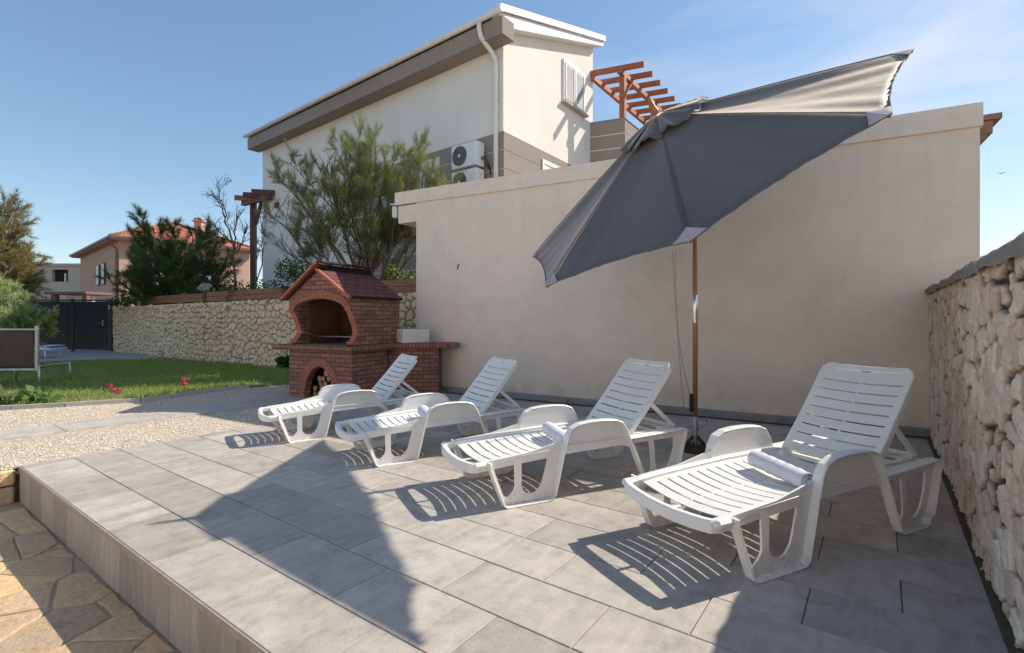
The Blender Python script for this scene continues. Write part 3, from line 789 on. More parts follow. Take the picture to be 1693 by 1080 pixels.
# ------------------------------------------------------------------ rubble walls
def rubble(name, p0, p1, ztop0, ztop1, zbot, cell, res, mat, parent, seed, depth, pocket, thick, wob=0.0, jit=0.9, flat=0.5, gw=(0.05, 0.2), rough=False):
    """front face heightfield from p0 to p1; outward normal is to the right of p0->p1"""
    d = (Vector(p1)-Vector(p0)); L = d.length; d.normalize(); out = Vector((d.y, -d.x, 0))
    nu = int(L/res)+1; nv = int((max(ztop0, ztop1)-zbot)/res)+1
    U, V = np.meshgrid(np.linspace(0, L, nu), np.linspace(0, 1, nv), indexing='ij')
    ZT = ztop0+(ztop1-ztop0)*U/L
    Z = zbot+(ZT-zbot)*V
    wx = U/cell[0]+0.55*(fbm(U*5, Z*5, seed+3, 3)-0.5)*2*flat; wz = Z/cell[1]+0.55*(fbm(U*5+40, Z*5, seed+8, 3)-0.5)*2*flat
    f1, f2, cid, dx, dy = voro(wx, wz, seed, jit)
    gap = f2-f1
    edge = sstep(0.02, 0.30, gap)
    pm = fbm(U*pocket[1], Z*pocket[1], seed+50, 3)
    pock = sstep(pocket[0], pocket[0]+0.10, pm)
    groove = (1-sstep(gw[0], gw[1], gap))
    mort = groove*pock
    tilt = (hash2((cid*9999).astype(np.int64), np.zeros(cid.shape, np.int64), seed+7)-0.5)*dx + (hash2((cid*9999).astype(np.int64), np.ones(cid.shape, np.int64), seed+9)-0.5)*dy
    h = depth*(edge*0.55+0.45*cid*edge) + depth*0.9*tilt*edge + depth*0.35*(fbm(U*14, Z*14, seed+20, 4)-0.5)*edge + depth*0.18*(fbm(U*38, Z*38, seed+60, 3)-0.5)
    h = h - mort*depth*0.75 - (1-edge)*(1-pock)*(-depth*0.28)
    h = h + wob*(fbm(U*0.8, Z*0.8, seed+70, 2)-0.5)
    if rough:
        wu = 0.030*(fbm(U*7, Z*7, seed+101, 3)-0.47)*2; wv = 0.026*(fbm(U*7, Z*7, seed+111, 3)-0.47)*2
        f1, f2, cid, dx, dy = voro((U+wu)/cell[0], (Z+wv)/cell[1], seed, 0.98); gap = f2-f1
        g1, g2, gid, gx, gy = voro((U+wu)/0.055, (Z+wv)/0.048, seed+5, 0.98); ggap = g2-g1
        hh = lambda c, k: hash2((c*99991).astype(np.int64), np.full(c.shape, k, np.int64), seed)-0.5
        pk = fbm(U*5.5, Z*5.0, seed+150, 4); wj = 0.10+0.17*sstep(0.40, 0.60, pk)
        joint = 1-sstep(wj*0.45, wj, gap)
        dark = joint*sstep(0.42, 0.50, pk)
        chip = (1-sstep(0.03, 0.16, ggap))*sstep(0.58, 0.64, fbm(U*9, Z*9, seed+180, 3))
        mort = np.clip(dark+0.15*joint+0.25*chip, 0, 1)
        sh = sstep(wj*0.5, wj*1.1+0.03, gap)
        h = 0.012 + depth*((0.25+0.5*cid)*sh + 1.3*(hh(cid, 1)*dx+hh(cid, 2)*dy)*sh + 0.8*(hh(gid, 3)*gx+hh(gid, 4)*gy)*sh + 0.12*hh(gid, 5)*sh + 0.30*(fbm(U*40, Z*40, seed+170, 3)-0.45)) - dark*depth*0.9
        h = h + wob*(fbm(U*0.8, Z*0.8, seed+70, 2)-0.5)
    top = sstep(0.965, 1.0, V); h = h*(1-top*0.6)
    X = p0[0]+d.x*U+out.x*h; Y = p0[1]+d.y*U+out.y*h
    b = MB()
    vs = np.stack([X, Y, Z], -1).reshape(-1, 3)
    idx = np.arange(nu*nv).reshape(nu, nv)
    fs = np.stack([idx[:-1, :-1], idx[1:, :-1], idx[1:, 1:], idx[:-1, 1:]], -1).reshape(-1, 4)
    b.v = [tuple(v) for v in vs]; b.f = fs.tolist(); b.m = [0]*len(b.f); b.sm = [True]*len(b.f)
    tone = list((cid*0.85+0.15*fbm(U*3, Z*3, seed+5, 2)).ravel()); mo = list(mort.ravel())
    # solid body behind the face
    n0 = len(b.v)
    c = [Vector(p0), Vector(p1), Vector(p1)-out*thick, Vector(p0)-out*thick]
    zt = [ztop0, ztop1, ztop1, ztop0]
    c[0] = c[0]-out*0.02; c[1] = c[1]-out*0.02
    b.add([(v.x, v.y, zbot) for v in c]+[(v.x, v.y, z-0.005) for v, z in zip(c, zt)], [(4, 5, 6, 7), (1, 2, 6, 5), (2, 3, 7, 6), (3, 0, 4, 7), (0, 1, 5, 4)])
    tone += [0.4]*8; mo += [0.6]*8
    return b.build(name, mat, parent, uv=False, attr={'tone': tone, 'mortar': mo})

# near wall on the right
rw = empty('rubble_wall', (4.67, 5.6, 0))
WD = Vector((0.5936, 0.8048, 0))
pA = Vector((4.655, 5.58, 0)); pB = pA-WD*9.5
tag(rw, 'tall pink-beige rubble stone wall with grey mortar cap at the right', 'wall')
def unparent_shift(o, root):
    o.matrix_parent_inverse = root.matrix_basis.inverted()
o = rubble('stone_face', pA, pB, 1.61, 1.53, -0.06, (0.17, 0.135), 0.0085, M['rock_near'], rw, 21, 0.019, (0.36, 7.0), 0.42, wob=0.025, flat=1.0, rough=True)
o.matrix_parent_inverse = Matrix.Translation((-4.67, -5.6, 0))
# rough mortar coping
cb = MB(); out = Vector((-WD.y, WD.x, 0)); out = Vector((-0.8048, 0.5936, 0))
P = []; steps = 260
prof = [(0.045, -0.075), (0.055, -0.035), (0.03, 0.0), (-0.08, 0.035), (-0.22, 0.05), (-0.36, 0.035), (-0.44, -0.02), (-0.44, -0.09)]
for i in range(steps):
    s_ = i/(steps-1)*9.5; base = pA-WD*s_
    row = []
    for k, (a, z) in enumerate(prof):
        nz_ = float(fbm(np.array([s_*4.0+k*7.3]), np.array([k*1.7]), 4, 4)[0]-0.5)
        row.append(base+out*(a+nz_*0.05)+Vector((0, 0, 1.645-0.0084*s_+z+nz_*0.045)))
    P.append(row)
cb.grid(P); o = cb.build('mortar_cap', mk('rough_grey_mortar', (0.37, 0.33, 0.285), (0.23, 0.205, 0.18), 0.95, 9, 1.0, 0.015, 45), rw)
o.matrix_parent_inverse = Matrix.Translation((-4.67, -5.6, 0))
# mossy strip at its foot
mb = MB(); P = []
for i in range(120):
    s_ = i/119*6.5; base = pA-WD*s_
    P.append([base+out*a+Vector((0, 0, z+0.012*float(vnoise(np.array([s_*9+a*30]), np.array([a*50.]), 3)[0]))) for a, z in ((-0.02, 0.03), (0.02, 0.018), (0.035, 0.003), (0.045, -0.012))])
mb.grid(P); tag(mb.build('soil_strip', mk('mossy_soil', (0.06, 0.05, 0.032), (0.085, 0.085, 0.04), 1.0, 8, 1.0, 0.02, 50)), kind='structure')

# retaining wall on the far side of the lawn
wl0, wl1 = Vector((-15.75, 19.85, 0)), Vector((-1.75, 10.02, 0))
lw = empty('retaining_wall', wl0)
tag(lw, 'low cream rubble retaining wall running behind the lawn and the barbecue', 'wall')
d_ = (wl1-wl0).normalized()
o = rubble('stone_face', wl0, wl1, 1.76, 1.83, -0.08, (0.20, 0.165), 0.02, M['rock_far'], lw, 77, 0.034, (0.20, 3.0), 0.5, wob=0.04, flat=0.6, gw=(0.06, 0.20))
o.matrix_parent_inverse = Matrix.Translation(-wl0)
# raised bed behind it
wn_ = Vector((-d_.y, d_.x, 0))
rb_ = [wl0+wn_*0.45+d_*0.3, wl1+wn_*0.45, (2.0, 10.6), (6.0, 16.5), (-2.0, 24), (-22, 32), (-25, 27)]
sheet('raised_bed', [[(p[0], p[1]) for p in rb_]], 1.70, mk('bed_soil', (0.16, 0.12, 0.08), (0.10, 0.08, 0.05), 1.0, 3, 1.0, 0.03, 20), 1.9)

# ------------------------------------------------------------------ garage (long rendered wall)
g0, g1 = Vector((-1.793, 9.405, 0)), Vector((4.995, 5.365, 0))      # left and right ends of the front at ground
gd = (g1-g0).normalized(); gn = Vector((GM.x, GM.y, 0)).normalized()  # gn points away from the camera
ga = empty('garage_building', g0)
tag(ga, 'long windowless beige rendered building with a parapet behind the loungers', 'building')
L = (g1-g0).length
def gpt(u, d, z): 
    p = g0+gd*u+gn*d; return Vector((p.x-g0.x, p.y-g0.y, z))
def gbox(b, u0, u1, d0, d1, z0, z1, z1r=None, mi=0):
    if z1r is None: z1r = z1
    vs = [gpt(u0, d0, z0), gpt(u1, d0, z0), gpt(u1, d1, z0), gpt(u0, d1, z0), gpt(u0, d0, z1), gpt(u1, d0, z1r), gpt(u1, d1, z1r), gpt(u0, d1, z1)]
    b.add(vs, [(0, 3, 2, 1), (4, 5, 6, 7), (0, 1, 5, 4), (1, 2, 6, 5), (2, 3, 7, 6), (3, 0, 4, 7)], mi)
ZL, ZR = 3.70, 3.60
b = MB(); 
gbox(b, -0.0, L, 0.0, 2.0, -0.2, ZL-0.02, ZR-0.02)
b.build('wall', M['garage_plaster'], ga)
b = MB(); gbox(b, -0.45, -0.003, 0.003, 0.9, 3.12, ZL-0.25); b.build('overhang', M['garage_plaster'], ga)
b = MB()
vs = [gpt(-0.51, -0.035, ZL-0.225), gpt(L+0.02, -0.035, ZR-0.25), gpt(L+0.02, 2.05, ZR-0.25), gpt(-0.51, 2.05, ZL-0.225), gpt(-0.51, -0.035, ZL+0.01), gpt(L+0.02, -0.035, ZR), gpt(L+0.02, 2.05, ZR), gpt(-0.51, 2.05, ZL+0.01)]
b.add(vs, [(0, 3, 2, 1), (4, 5, 6, 7), (0, 1, 5, 4), (1, 2, 6, 5), (2, 3, 7, 6), (3, 0, 4, 7)])
b.build('parapet', M['garage_plaster'], ga)
b = MB(); u = -0.05
while u < L-0.1:
    u1 = min(u+1.6, L-0.08); gbox(b, u+0.004, u1-0.004, -0.10, -0.004, 0.0, 0.082); u = u1
b.build('ledge', M['concrete'], ga)
b = MB(); gbox(b, L+0.022, L+0.20, 0.1, 1.9, ZR-0.16, ZR-0.10); gbox(b, L+0.022, L+0.13, 0.12, 1.88, ZR-0.30, ZR-0.165); gbox(b, L+0.022, L+0.08, 0.12, 1.88, ZR-0.36, ZR-0.305)
b.build('eave', wood('eave_wood', (0.36, 0.19, 0.10), (0.24, 0.13, 0.075), 0), ga)
b = MB(); p = at(758, 441, 8.75); p = p-g0
c = gpt(0, 0, 0)
pw = lambda px, py: (lambda r: r*(GD/ (GM.dot(r))))(Vector(((px-CX)/F, 1, (HY-py)/F)))
q = [pw(760, 437), pw(757, 441), pw(758, 443), pw(755, 446)]
b.tube([v+Vector((0, 0, EYE))-g0-gn*0.012 for v in q], [0.008, 0.012, 0.010, 0.004], 6)
b.build('hook', M['rust'], ga)
# gutter bracket hanging at the left end
b = MB(); b.box((-0.05, -0.05, 0), (0.05, 0.05, 0.22), Matrix.Translation(gpt(-0.58, 0.05, 3.25)), 0, 0.015); b.box((-0.09, -0.02, 0), (0.09, 0.02, 0.025), Matrix.Translation(gpt(-0.58, 0.05, 3.5)))
b.build('wall_lamp', M['white_paint'], ga)
# strip of dark gravel along the garage
sheet('drain_strip', [[tuple((g0+gd*0.02-gn*0.23)[:2]), tuple((g0+gd*(L-0.45)-gn*0.23)[:2]), tuple((g0+gd*(L-0.45)-gn*0.005)[:2]), tuple((g0-gn*0.005)[:2])]], -0.002, M['soil'], 0.01)

# ------------------------------------------------------------------ white house
HC = Vector((-0.19, 11.0, 0))
DL = Vector((-1.259, 1.0, 0)).normalized(); DR = Vector((0.7262, 1.0, 0)).normalized()
ho = empty('white_house', HC)
tag(ho, 'tall white rendered house with grey plinth bands and a sloping roof behind the garage', 'house')
def hp(a, l, z): return DR*a+DL*l+Vector((0, 0, z))
def hpoly(b, fn, poly, d0, d1, mi=0): b.prism(poly, fn, d0, d1, mi)
WA, WL, ZE, ZRG, ZB = 4.28, 11.1, 7.62, 9.20, 5.40
slope = (ZRG-ZE)/WA
def hbox(b, a0, a1, l0, l1, z0, z1, mi=0):
    vs = [hp(a0, l0, z0), hp(a1, l0, z0), hp(a1, l1, z0), hp(a0, l1, z0), hp(a0, l0, z1), hp(a1, l0, z1), hp(a1, l1, z1), hp(a0, l1, z1)]
    b.add(vs, [(0, 1, 2, 3), (4, 7, 6, 5), (0, 4, 5, 1), (1, 5, 6, 2), (2, 6, 7, 3), (3, 7, 4, 0)], mi)
b = MB()
b.prism([(0, 1.0), (WA, 1.0), (WA, ZRG), (0, ZE)], lambda a, z, d: hp(a, d, z), 0.0, WL)
b.build('wall', M['white_plaster'], ho)
# grey bands with white grooves, standing 15 mm proud
def band(name, faces):
    b = MB()
    z = ZB
    while z > 1.4:
        z0 = max(z-0.385, 1.2)
        for kind, u0, u1 in faces:
            if kind == 'R': hbox(b, u0, u1, -0.015, -0.001, z0, z)
            else: hbox(b, -0.015, -0.001, u0, u1, z0, z)
        z -= 0.41
    return b.build(name, M['grey_plaster'], ho)
band('plinth_band', [('R', -0.015, 3.0), ('L', -0.015, 5.6)])
# boxed eave along the left facade
b = MB(); hbox(b, -0.42, -0.002, -0.30, WL+0.25, ZE-0.36, ZE+0.02); b.build('eave_box', M['grey_plaster'], ho)
b = MB()
prof = [(-0.02 if k < 9 else 0, 0) for k in range(0)]
arc = [(0.07*math.cos(math.pi+math.pi*k/8), 0.075*math.sin(math.pi+math.pi*k/8)) for k in range(9)]
arc2 = [(0.062*math.cos(2*math.pi-math.pi*k/8), 0.066*math.sin(2*math.pi-math.pi*k/8)) for k in range(9)]
prof = arc+arc2
b.prism(prof, lambda a, z, d: hp(-0.50+a, d, ZE+0.10+z), -0.36, WL+0.30, 0, True)
b.build('gutter', M['white_paint'], ho)
# roof slab with white verge
b = MB()
b.prism([(-0.50, ZE+0.03), (WA+0.15, ZRG+0.05), (WA+0.15, ZRG+0.17), (-0.50, ZE+0.15)], lambda a, z, d: hp(a, d, z), 0.005, WL+0.25)
b.build('roof', M['terracotta'], ho)
b = MB()
b.prism([(-0.41, ZE+0.022), (0.0, ZE+0.022), (0.0, ZE-0.05), (WA+0.20, ZRG-0.05), (WA+0.20, ZRG+0.085), (-0.41, ZE+0.085)], lambda a, z, d: hp(a, d, z), -0.24, -0.003)
b.prism([(-0.47, ZE+0.09), (WA+0.23, ZRG+0.09), (WA+0.23, ZRG+0.235), (-0.47, ZE+0.235)], lambda a, z, d: hp(a, d, z), -0.30, 0.003)
b.build('verge_board', M['white_paint'], ho)
# downpipe with its swan neck
b = MB()
b.tube([hp(-0.50, 0.28, ZE+0.05), hp(-0.50, 0.28, ZE-0.12), hp(-0.46, 0.26, ZE-0.28), hp(-0.20, 0.18, ZE-0.50), hp(-0.10, 0.15, ZE-0.62), hp(-0.075, 0.15, ZE-0.8), hp(-0.075, 0.15, 3.0)], 0.055, 10)
for z in (6.1, 5.0, 4.2): b.tube([hp(-0.075, 0.15, z), hp(-0.075, 0.15, z+0.03)], 0.064, 10)
b.build('downpipe', M['white_paint'], ho)
# upper window with louvred shutters
def hpl(px, py):  # point on the right facade, in (a, z)
    r = Vector(((px-CX)/F, 1, (HY-py)/F)); nrm = Vector((-DR.y, DR.x, 0))
    k = nrm.dot(HC)/nrm.dot(r); p = r*k; return ((p-HC).dot(DR), p.z+EYE)
aw0, zt = hpl(930, 98); aw1, zb = hpl(965, 185)
zt = hpl(930, 98)[1]; zb = hpl(930, 166)[1]
wnd = MB(); 
for (a0, a1, z0, z1) in ((aw0, aw1, zt-0.05, zt+0.02), (aw0, aw1, zb-0.02, zb+0.05), (aw0, aw0+0.05, zb+0.052, zt-0.052), (aw1-0.05, aw1, zb+0.052, zt-0.052)): hbox(wnd, a0, a1, -0.05, -0.001, z0, z1)
wn_o = wnd.build('window', M['white_paint'], ho)
am = (aw0+aw1)/2
for (a0, a1) in ((aw0+0.06, am-0.02), (am+0.02, aw1-0.06)):
    sh = MB()
    hbox(sh, a0, a0+0.05, -0.07, -0.03, zb+0.06, zt-0.06); hbox(sh, a1-0.05, a1, -0.07, -0.03, zb+0.06, zt-0.06)
    nsl = 26
    for k in range(nsl):
        z0 = zb+0.07+(zt-zb-0.14)*k/nsl
        vs = [hp(a0+0.052, -0.06, z0), hp(a1-0.052, -0.06, z0), hp(a1-0.052, -0.035, z0+0.05), hp(a0+0.052, -0.035, z0+0.05)]
        sh.add(vs, [(0, 1, 2, 3)])
    sh.build('shutter', M['shutter'], wn_o)
sl_ = MB(); hbox(sl_, aw0-0.06, aw1+0.06, -0.13, -0.002, zb-0.075, zb-0.024); sl_.build('sill', M['concrete_light'], wn_o)
# lower window just showing over the garage parapet
a0, z1 = hpl(895, 263); a1, _ = hpl(918, 273)
lw_ = MB(); hbox(lw_, a0, a1+0.25, -0.045, -0.016, z1-0.10, z1); hbox(lw_, a0, a0+0.09, -0.045, -0.016, z1-1.2, z1-0.102); hbox(lw_, a0+0.092, a1+0.25, -0.028, -0.016, z1-1.2, z1-0.102)
lw_.build('window', M['white_paint'], ho)

# balcony on the right end
bp = at(1022, 195, 15.0)
bl = MB()
P0 = at(977, 203, 14.6); 
def bc(u, v, z):   # balcony frame: u towards the camera side (right), v away
    return None
ba = Vector((0.93, -0.37, 0)).normalized(); bb = Vector((0.58, 0.81, 0)).normalized()
BO = Vector((HC+DR*4.12)); BO = Vector((BO.x, BO.y, 0))
def bpt(u, v, z): return (BO-HC)+ba*u+bb*v+Vector((0, 0, z))
def bbox(b, u0, u1, v0, v1, z0, z1, off=None):
    vs = [bpt(u0, v0, z0), bpt(u1, v0, z0), bpt(u1, v1, z0), bpt(u0, v1, z0), bpt(u0, v0, z1), bpt(u1, v0, z1), bpt(u1, v1, z1), bpt(u0, v1, z1)]
    if off is not None: vs = [v-off for v in vs]
    b.add(vs, [(0, 3, 2, 1), (4, 5, 6, 7), (0, 1, 5, 4), (1, 2, 6, 5), (2, 3, 7, 6), (3, 0, 4, 7)])
YB = (HC+DR*4.12).y
zbt = EYE+(HY-205)/F*YB
UB = 0.98
z = zbt; bl = MB()
while z > 4.5:
    bbox(bl, 0, UB, 0, 0.18, z-0.37, z); bbox(bl, UB-0.18, UB, 0.182, 3.0, z-0.37, z); z -= 0.40
bl.build('balcony', M['grey_plaster'], ho)
bl = MB(); bbox(bl, 0.01, UB-0.01, 0.01, 3.0, 4.2, zbt-0.03)
bl.build('balcony_core', M['white_plaster'], ho)
bl = MB(); bbox(bl, -0.01, UB+0.02, -0.02, 0.2, zbt+0.002, zbt+0.035); bbox(bl, UB-0.2, UB+0.02, 0.202, 3.0, zbt+0.002, zbt+0.035)
bl.build('balcony_coping', M['concrete'], ho)
# pergola over the balcony
PB = BO+ba*0.8
pg = empty('timber_pergola', (BO.x, BO.y, zbt+0.04)); 
tag(pg, 'orange timber pergola on the balcony at the right end of the white house', 'pergola')
off = (BO-HC)+Vector((0, 0, zbt+0.04))
zt_ = EYE+(HY-131)/F*(YB+0.2)
def post(u, v):
    b = MB(); bbox(b, u-0.07, u+0.07, v-0.07, v+0.07, zbt+0.04, zt_-0.14, off)
    b.build('post', M['pergola_wood'], pg)
post(UB-0.10, 0.10); post(UB-0.10, 2.7)
b = MB(); bbox(b, UB-0.16, UB-0.04, -0.15, 4.6, zt_-0.135, zt_, off); b.build('beam', M['pergola_wood'], pg)
b = MB(); bbox(b, 0.02, 0.12, -0.0, 4.6, zt_-0.135, zt_, off); b.build('beam', M['pergola_wood'], pg)
for v0, sgn in ((0.10, 1), (2.7, -1), (2.7, 1)):
    b = MB()
    p0_ = bpt(UB-0.10, v0+sgn*0.07, zt_-0.62)-off; p1_ = bpt(UB-0.10, v0+sgn*0.52, zt_-0.15)-off
    b.sweep([p0_, p1_], [(-.04, -.04), (.04, -.04), (.04, .04), (-.04, .04)]); b.build('brace', M['pergola_wood'], pg)
for k in range(7):
    v = 0.05+k*0.66
    b = MB(); bbox(b, -0.05, UB+0.50, v-0.035, v+0.035, zt_+0.002, zt_+0.15, off); b.build('rafter', M['pergola_wood'], pg)

# pergola at the far left end of the house
Pl = at(419, 400, 18.4); 
pg2 = empty('timber_pergola', (Pl.x, Pl.y, 1.7))
tag(pg2, 'dark red timber pergola post with short beams at the left end of the white house', 'pergola')
zt2 = EYE+(HY-333)/F*18.4-1.7
pgo = Vector((Pl.x, Pl.y, 1.7))
b = MB(); b.box((-0.09, -0.09, 0), (0.09, 0.09, zt2), None, 0, 0.01); b.build('post', M['dark_timber'], pg2)
q0, q1 = at(402, 336, 18.4)-pgo, at(446, 325, 17.2)-pgo
b = MB(); b.sweep([q0, q1], [(-.07, -.10), (.07, -.10), (.07, .08), (-.07, .08)]); b.build('beam', M['dark_timber'], pg2)
for (px_a, py_a, y_) in ((388, 327, 18.2), (402, 322, 17.7), (416, 317, 17.2)):
    q0 = at(px_a, py_a, y_)-pgo; dr_ = Vector((0.97, 0.24, 0))
    b = MB(); b.sweep([q0, q0+dr_*2.6], [(-.05, -.085), (.05, -.085), (.05, .085), (-.05, .085)]); b.build('rafter', M['pergola_wood'] if px_a == 388 else M['dark_timber'], pg2)
b = MB(); b.sweep([(0.07, 0, zt2-0.85), (0.18, -0.05, zt2-0.55), (0.42, -0.2, zt2-0.02)], [(-.05, -.05), (.05, -.05), (.05, .05), (-.05, .05)]); b.build('brace', M['dark_timber'], pg2)

# air conditioners on the left facade
SCALED = [ho, pg]
def ac(px0, px1, pyt, pyb, stand, label):
    # local frame: x along the facade (towards the corner), y out of the wall
    r = Vector(((px1-CX)/F, 1, 0)); nrm = Vector((DL.y, -DL.x, 0))
    k = nrm.dot(HC-nrm*0)/nrm.dot(r); base = r*k
    l = (base-HC).dot(DL)
    ro = empty('air_conditioner', HC+DL*(l+0.1)+Vector((0, 0, stand)))
    ro.rotation_euler = (0, 0, math.atan2(-DL.y, -DL.x))
    tag(ro, label, 'air conditioner', 'air conditioners on the white house'); SCALED.append(ro)
    wd, dp, h = 0.86, 0.33, 0.60; y0 = -0.45
    b = MB(); b.box((-wd, y0, 0), (0, y0+dp, h), None, 0, 0.015); b.build('casing', M['white_paint'], ro)
    b = MB(); cx_, cz_ = -wd+0.30, h/2
    for rr in (0.245, 0.20, 0.155, 0.11, 0.065):
        pts = [(cx_+rr*math.cos(2*math.pi*i/28), y0-0.012, cz_+rr*math.sin(2*math.pi*i/28)) for i in range(29)]
        b.tube(pts, 0.006, 5, cap=False)
    for i in range(12):
        an = 2*math.pi*i/12; b.tube([(cx_, y0-0.012, cz_), (cx_+0.245*math.cos(an), y0-0.012, cz_+0.245*math.sin(an))], 0.004, 4)
    gr = b.build('fan_grille', mk('grille_grey', (0.16, 0.15, 0.145), (0.2, 0.19, 0.18), 0.5), ro)
    b = MB(); n = 32; vs = [(cx_, y0-0.002, cz_)]+[(cx_+0.25*math.cos(2*math.pi*i/n), y0-0.002, cz_+0.25*math.sin(2*math.pi*i/n)) for i in range(n)]
    b.add(vs, [(0, 1+(i+1) % n, 1+i) for i in range(n)])
    b.build('fan_opening', mk('fan_dark', (0.16, 0.15, 0.14), (0.20, 0.19, 0.18), 0.7), gr)
    b = MB(); b.lathe([(0.0, 0.0), (0.045, 0.0), (0.04, 0.012), (0.0, 0.018)], 14, (0, 0, 0))
    b.build('fan_hub', M['white_paint'], gr, xf=Matrix.Translation((cx_, y0-0.018, cz_)) @ Matrix.Rotation(R(90), 4, 'X'))
    for x in (-wd+0.12, -0.12):
        b = MB(); b.box((x-0.02, y0+0.02, -0.045), (x+0.02, -0.0, -0.002)); b.sweep([(x, y0+0.08, -0.05), (x, -0.02, -0.32)], [(-.015, -.015), (.015, -.015), (.015, .015), (-.015, .015)])
        b.build('bracket', M['steel'], ro)
    b = MB(); b.tube([(0.0, y0+0.2, 0.2), (0.10, y0+0.22, 0.22), (0.13, y0+0.28, 0.1), (0.12, -0.05, -0.02), (0.10, -0.012, -0.2)], 0.018, 7)
    b.tube([(0.0, y0+0.2, 0.15), (0.07, y0+0.22, 0.17), (0.09, y0+0.28, 0.06), (0.09, -0.04, -0.06)], 0.014, 7)
    b.build('hose', M['black_plastic'], ro)
zac = EYE+(HY-273)/F*11.0
ac(806, 812, 230, 273, zac+0.02, 'white air conditioner with round fan, the upper one on the white house beside the downpipe')
ac(806, 812, 277, 320, zac-0.575, 'white air conditioner half hidden by the garage parapet, below the other one')
# slatted white shutter hidden among the twigs
b = MB(); 
r = Vector(((712-CX)/F, 1, 0)); nrm = Vector((DL.y, -DL.x, 0)); k = nrm.dot(HC)/nrm.dot(r); l_ = ((r*k)-HC).dot(DL); zc = EYE+(HY-285)/F*(r*k).y
hbox(b, -0.05, -0.017, l_-0.35, l_+0.35, zc-0.7, zc+0.3)
for k in range(9): hbox(b, -0.07, -0.051, l_-0.33+0.075*k, l_-0.29+0.075*k, zc-0.68, zc+0.28)
b.build('shutter', M['white_paint'], ho)
b = MB(); hbox(b, -0.06, -0.002, 9.9, 10.15, EYE+(HY-344)/F*17.3, EYE+(HY-344)/F*17.3+0.16); b.build('wall_lamp', M['black_plastic'], ho)

# the whole house group stands further back
HS = 1.25
for o in SCALED+[pg2]:
    o.location = (o.location.x*HS, o.location.y*HS, EYE+(o.location.z-EYE)*HS); o.scale = (HS, HS, HS) if not o.name.startswith('air_') else (HS*0.88,)*3

# ------------------------------------------------------------------ far houses
SC = at(197, 527, 35.0); SC.z = 0
sh_ = empty('salmon_house', SC)
tag(sh_, 'salmon pink house with a red tiled hip roof beyond the dark gate', 'house')
sL = Vector((-11.6, 10.3, 0)).normalized(); sR = Vector((0.664, 0.747, 0)).normalized()
def sp_(r_, l_, z): return sR*r_+sL*l_+Vector((0, 0, z))
LL, LR, ZS = 15.2, 8.6, 6.75
def sbox(b, a0, a1, l0, l1, z0, z1):
    vs = [sp_(a0, l0, z0), sp_(a1, l0, z0), sp_(a1, l1, z0), sp_(a0, l1, z0), sp_(a0, l0, z1), sp_(a1, l0, z1), sp_(a1, l1, z1), sp_(a0, l1, z1)]
    b.add(vs, [(0, 1, 2, 3), (4, 7, 6, 5), (0, 4, 5, 1), (1, 5, 6, 2), (2, 6, 7, 3), (3, 7, 4, 0)])
b = MB(); sbox(b, 0, LR, 0, LL, -0.3, ZS); b.build('wall', M['pink_plaster'], sh_)
b = MB(); sbox(b, -0.55, LR+0.55, -0.55, LL+0.55, ZS+0.002, ZS+0.16); b.build('eave', M['pink_plaster'], sh_)
b = MB()
for a0, a1, l0, l1 in ((-0.68, -0.56, -0.68, LL+0.68), (-0.55, LR+0.68, -0.68, -0.56)): sbox(b, a0, a1, l0, l1, ZS+0.08, ZS+0.24)
b.build('gutter', mk('brown_gutter', (0.16, 0.13, 0.11), (0.12, 0.10, 0.09), 0.5), sh_)
b = MB(); e = 0.62; zr = ZS+2.35; mid = LR/2
A, B_, C_, D_ = sp_(-e, -e, ZS+0.17), sp_(LR+e, -e, ZS+0.17), sp_(LR+e, LL+e, ZS+0.17), sp_(-e, LL+e, ZS+0.17)
r1, r2 = sp_(mid, mid, zr), sp_(mid, LL-mid, zr)
def ruv(pts, o, ux):
    res = []
    ux = ux.normalized()
    nrm = (pts[1]-pts[0]).cross(pts[2]-pts[0]).normalized(); uy = nrm.cross(ux)
    return [((p-o).dot(ux), (p-o).dot(uy)) for p in pts]
for pts, ux in (([A, B_, r1], sR), ([B_, C_, r2, r1], sL), ([C_, D_, r2], sR), ([D_, A, r1, r2], sL)):
    b.add(pts, [tuple(range(len(pts)))], uvs=[ruv(pts, pts[0], ux)])
for p, q in ((A, r1), (B_, r1), (C_, r2), (D_, r2), (r1, r2)):
    b.tube([p+Vector((0, 0, .03)), q+Vector((0, 0, .05))], 0.11, 6)
rf = b.build('roof', M['terracotta'], sh_)
b = MB(); c0 = sp_(mid+1.6, mid-1.2, zr-0.75)
b.box((-0.3, -0.3, 0), (0.3, 0.3, 0.9), Matrix.Translation(c0), 0, 0.02); b.box((-0.42, -0.42, 0.902), (0.42, 0.42, 1.0), Matrix.Translation(c0)); b.box((-0.3, -0.3, 1.15), (0.3, 0.3, 1.22), Matrix.Translation(c0))
for dx in (-0.25, 0.25):
    for dy in (-0.25, 0.25): b.box((dx-0.05, dy-0.05, 1.0), (dx+0.05, dy+0.05, 1.15), Matrix.Translation(c0))
b.build('chimney', M['pink_plaster'], rf)
for l0, l1 in ((4.4, 5.2), (6.4, 7.3)):
    b = MB(); sbox(b, -0.10, -0.003, l0, l1, 3.9, 5.5)
    w_ = b.build('window', M['dark_timber'], sh_)
    b = MB(); sbox(b, -0.13, -0.103, l0+0.05, l1-0.10, 3.96, 5.44); b.build('shutter', M['shutter'], w_)
b = MB(); b.tube([sp_(-0.62, 0.1, ZS+0.1), sp_(-0.6, 0.1, ZS-0.15), sp_(-0.12, 0.15, ZS-0.6), sp_(-0.10, 0.15, 0.2)], 0.07, 8); b.build('downpipe', mk('brown_pipe', (0.24, 0.15, 0.12), (0.2, 0.12, 0.1), 0.6), sh_)
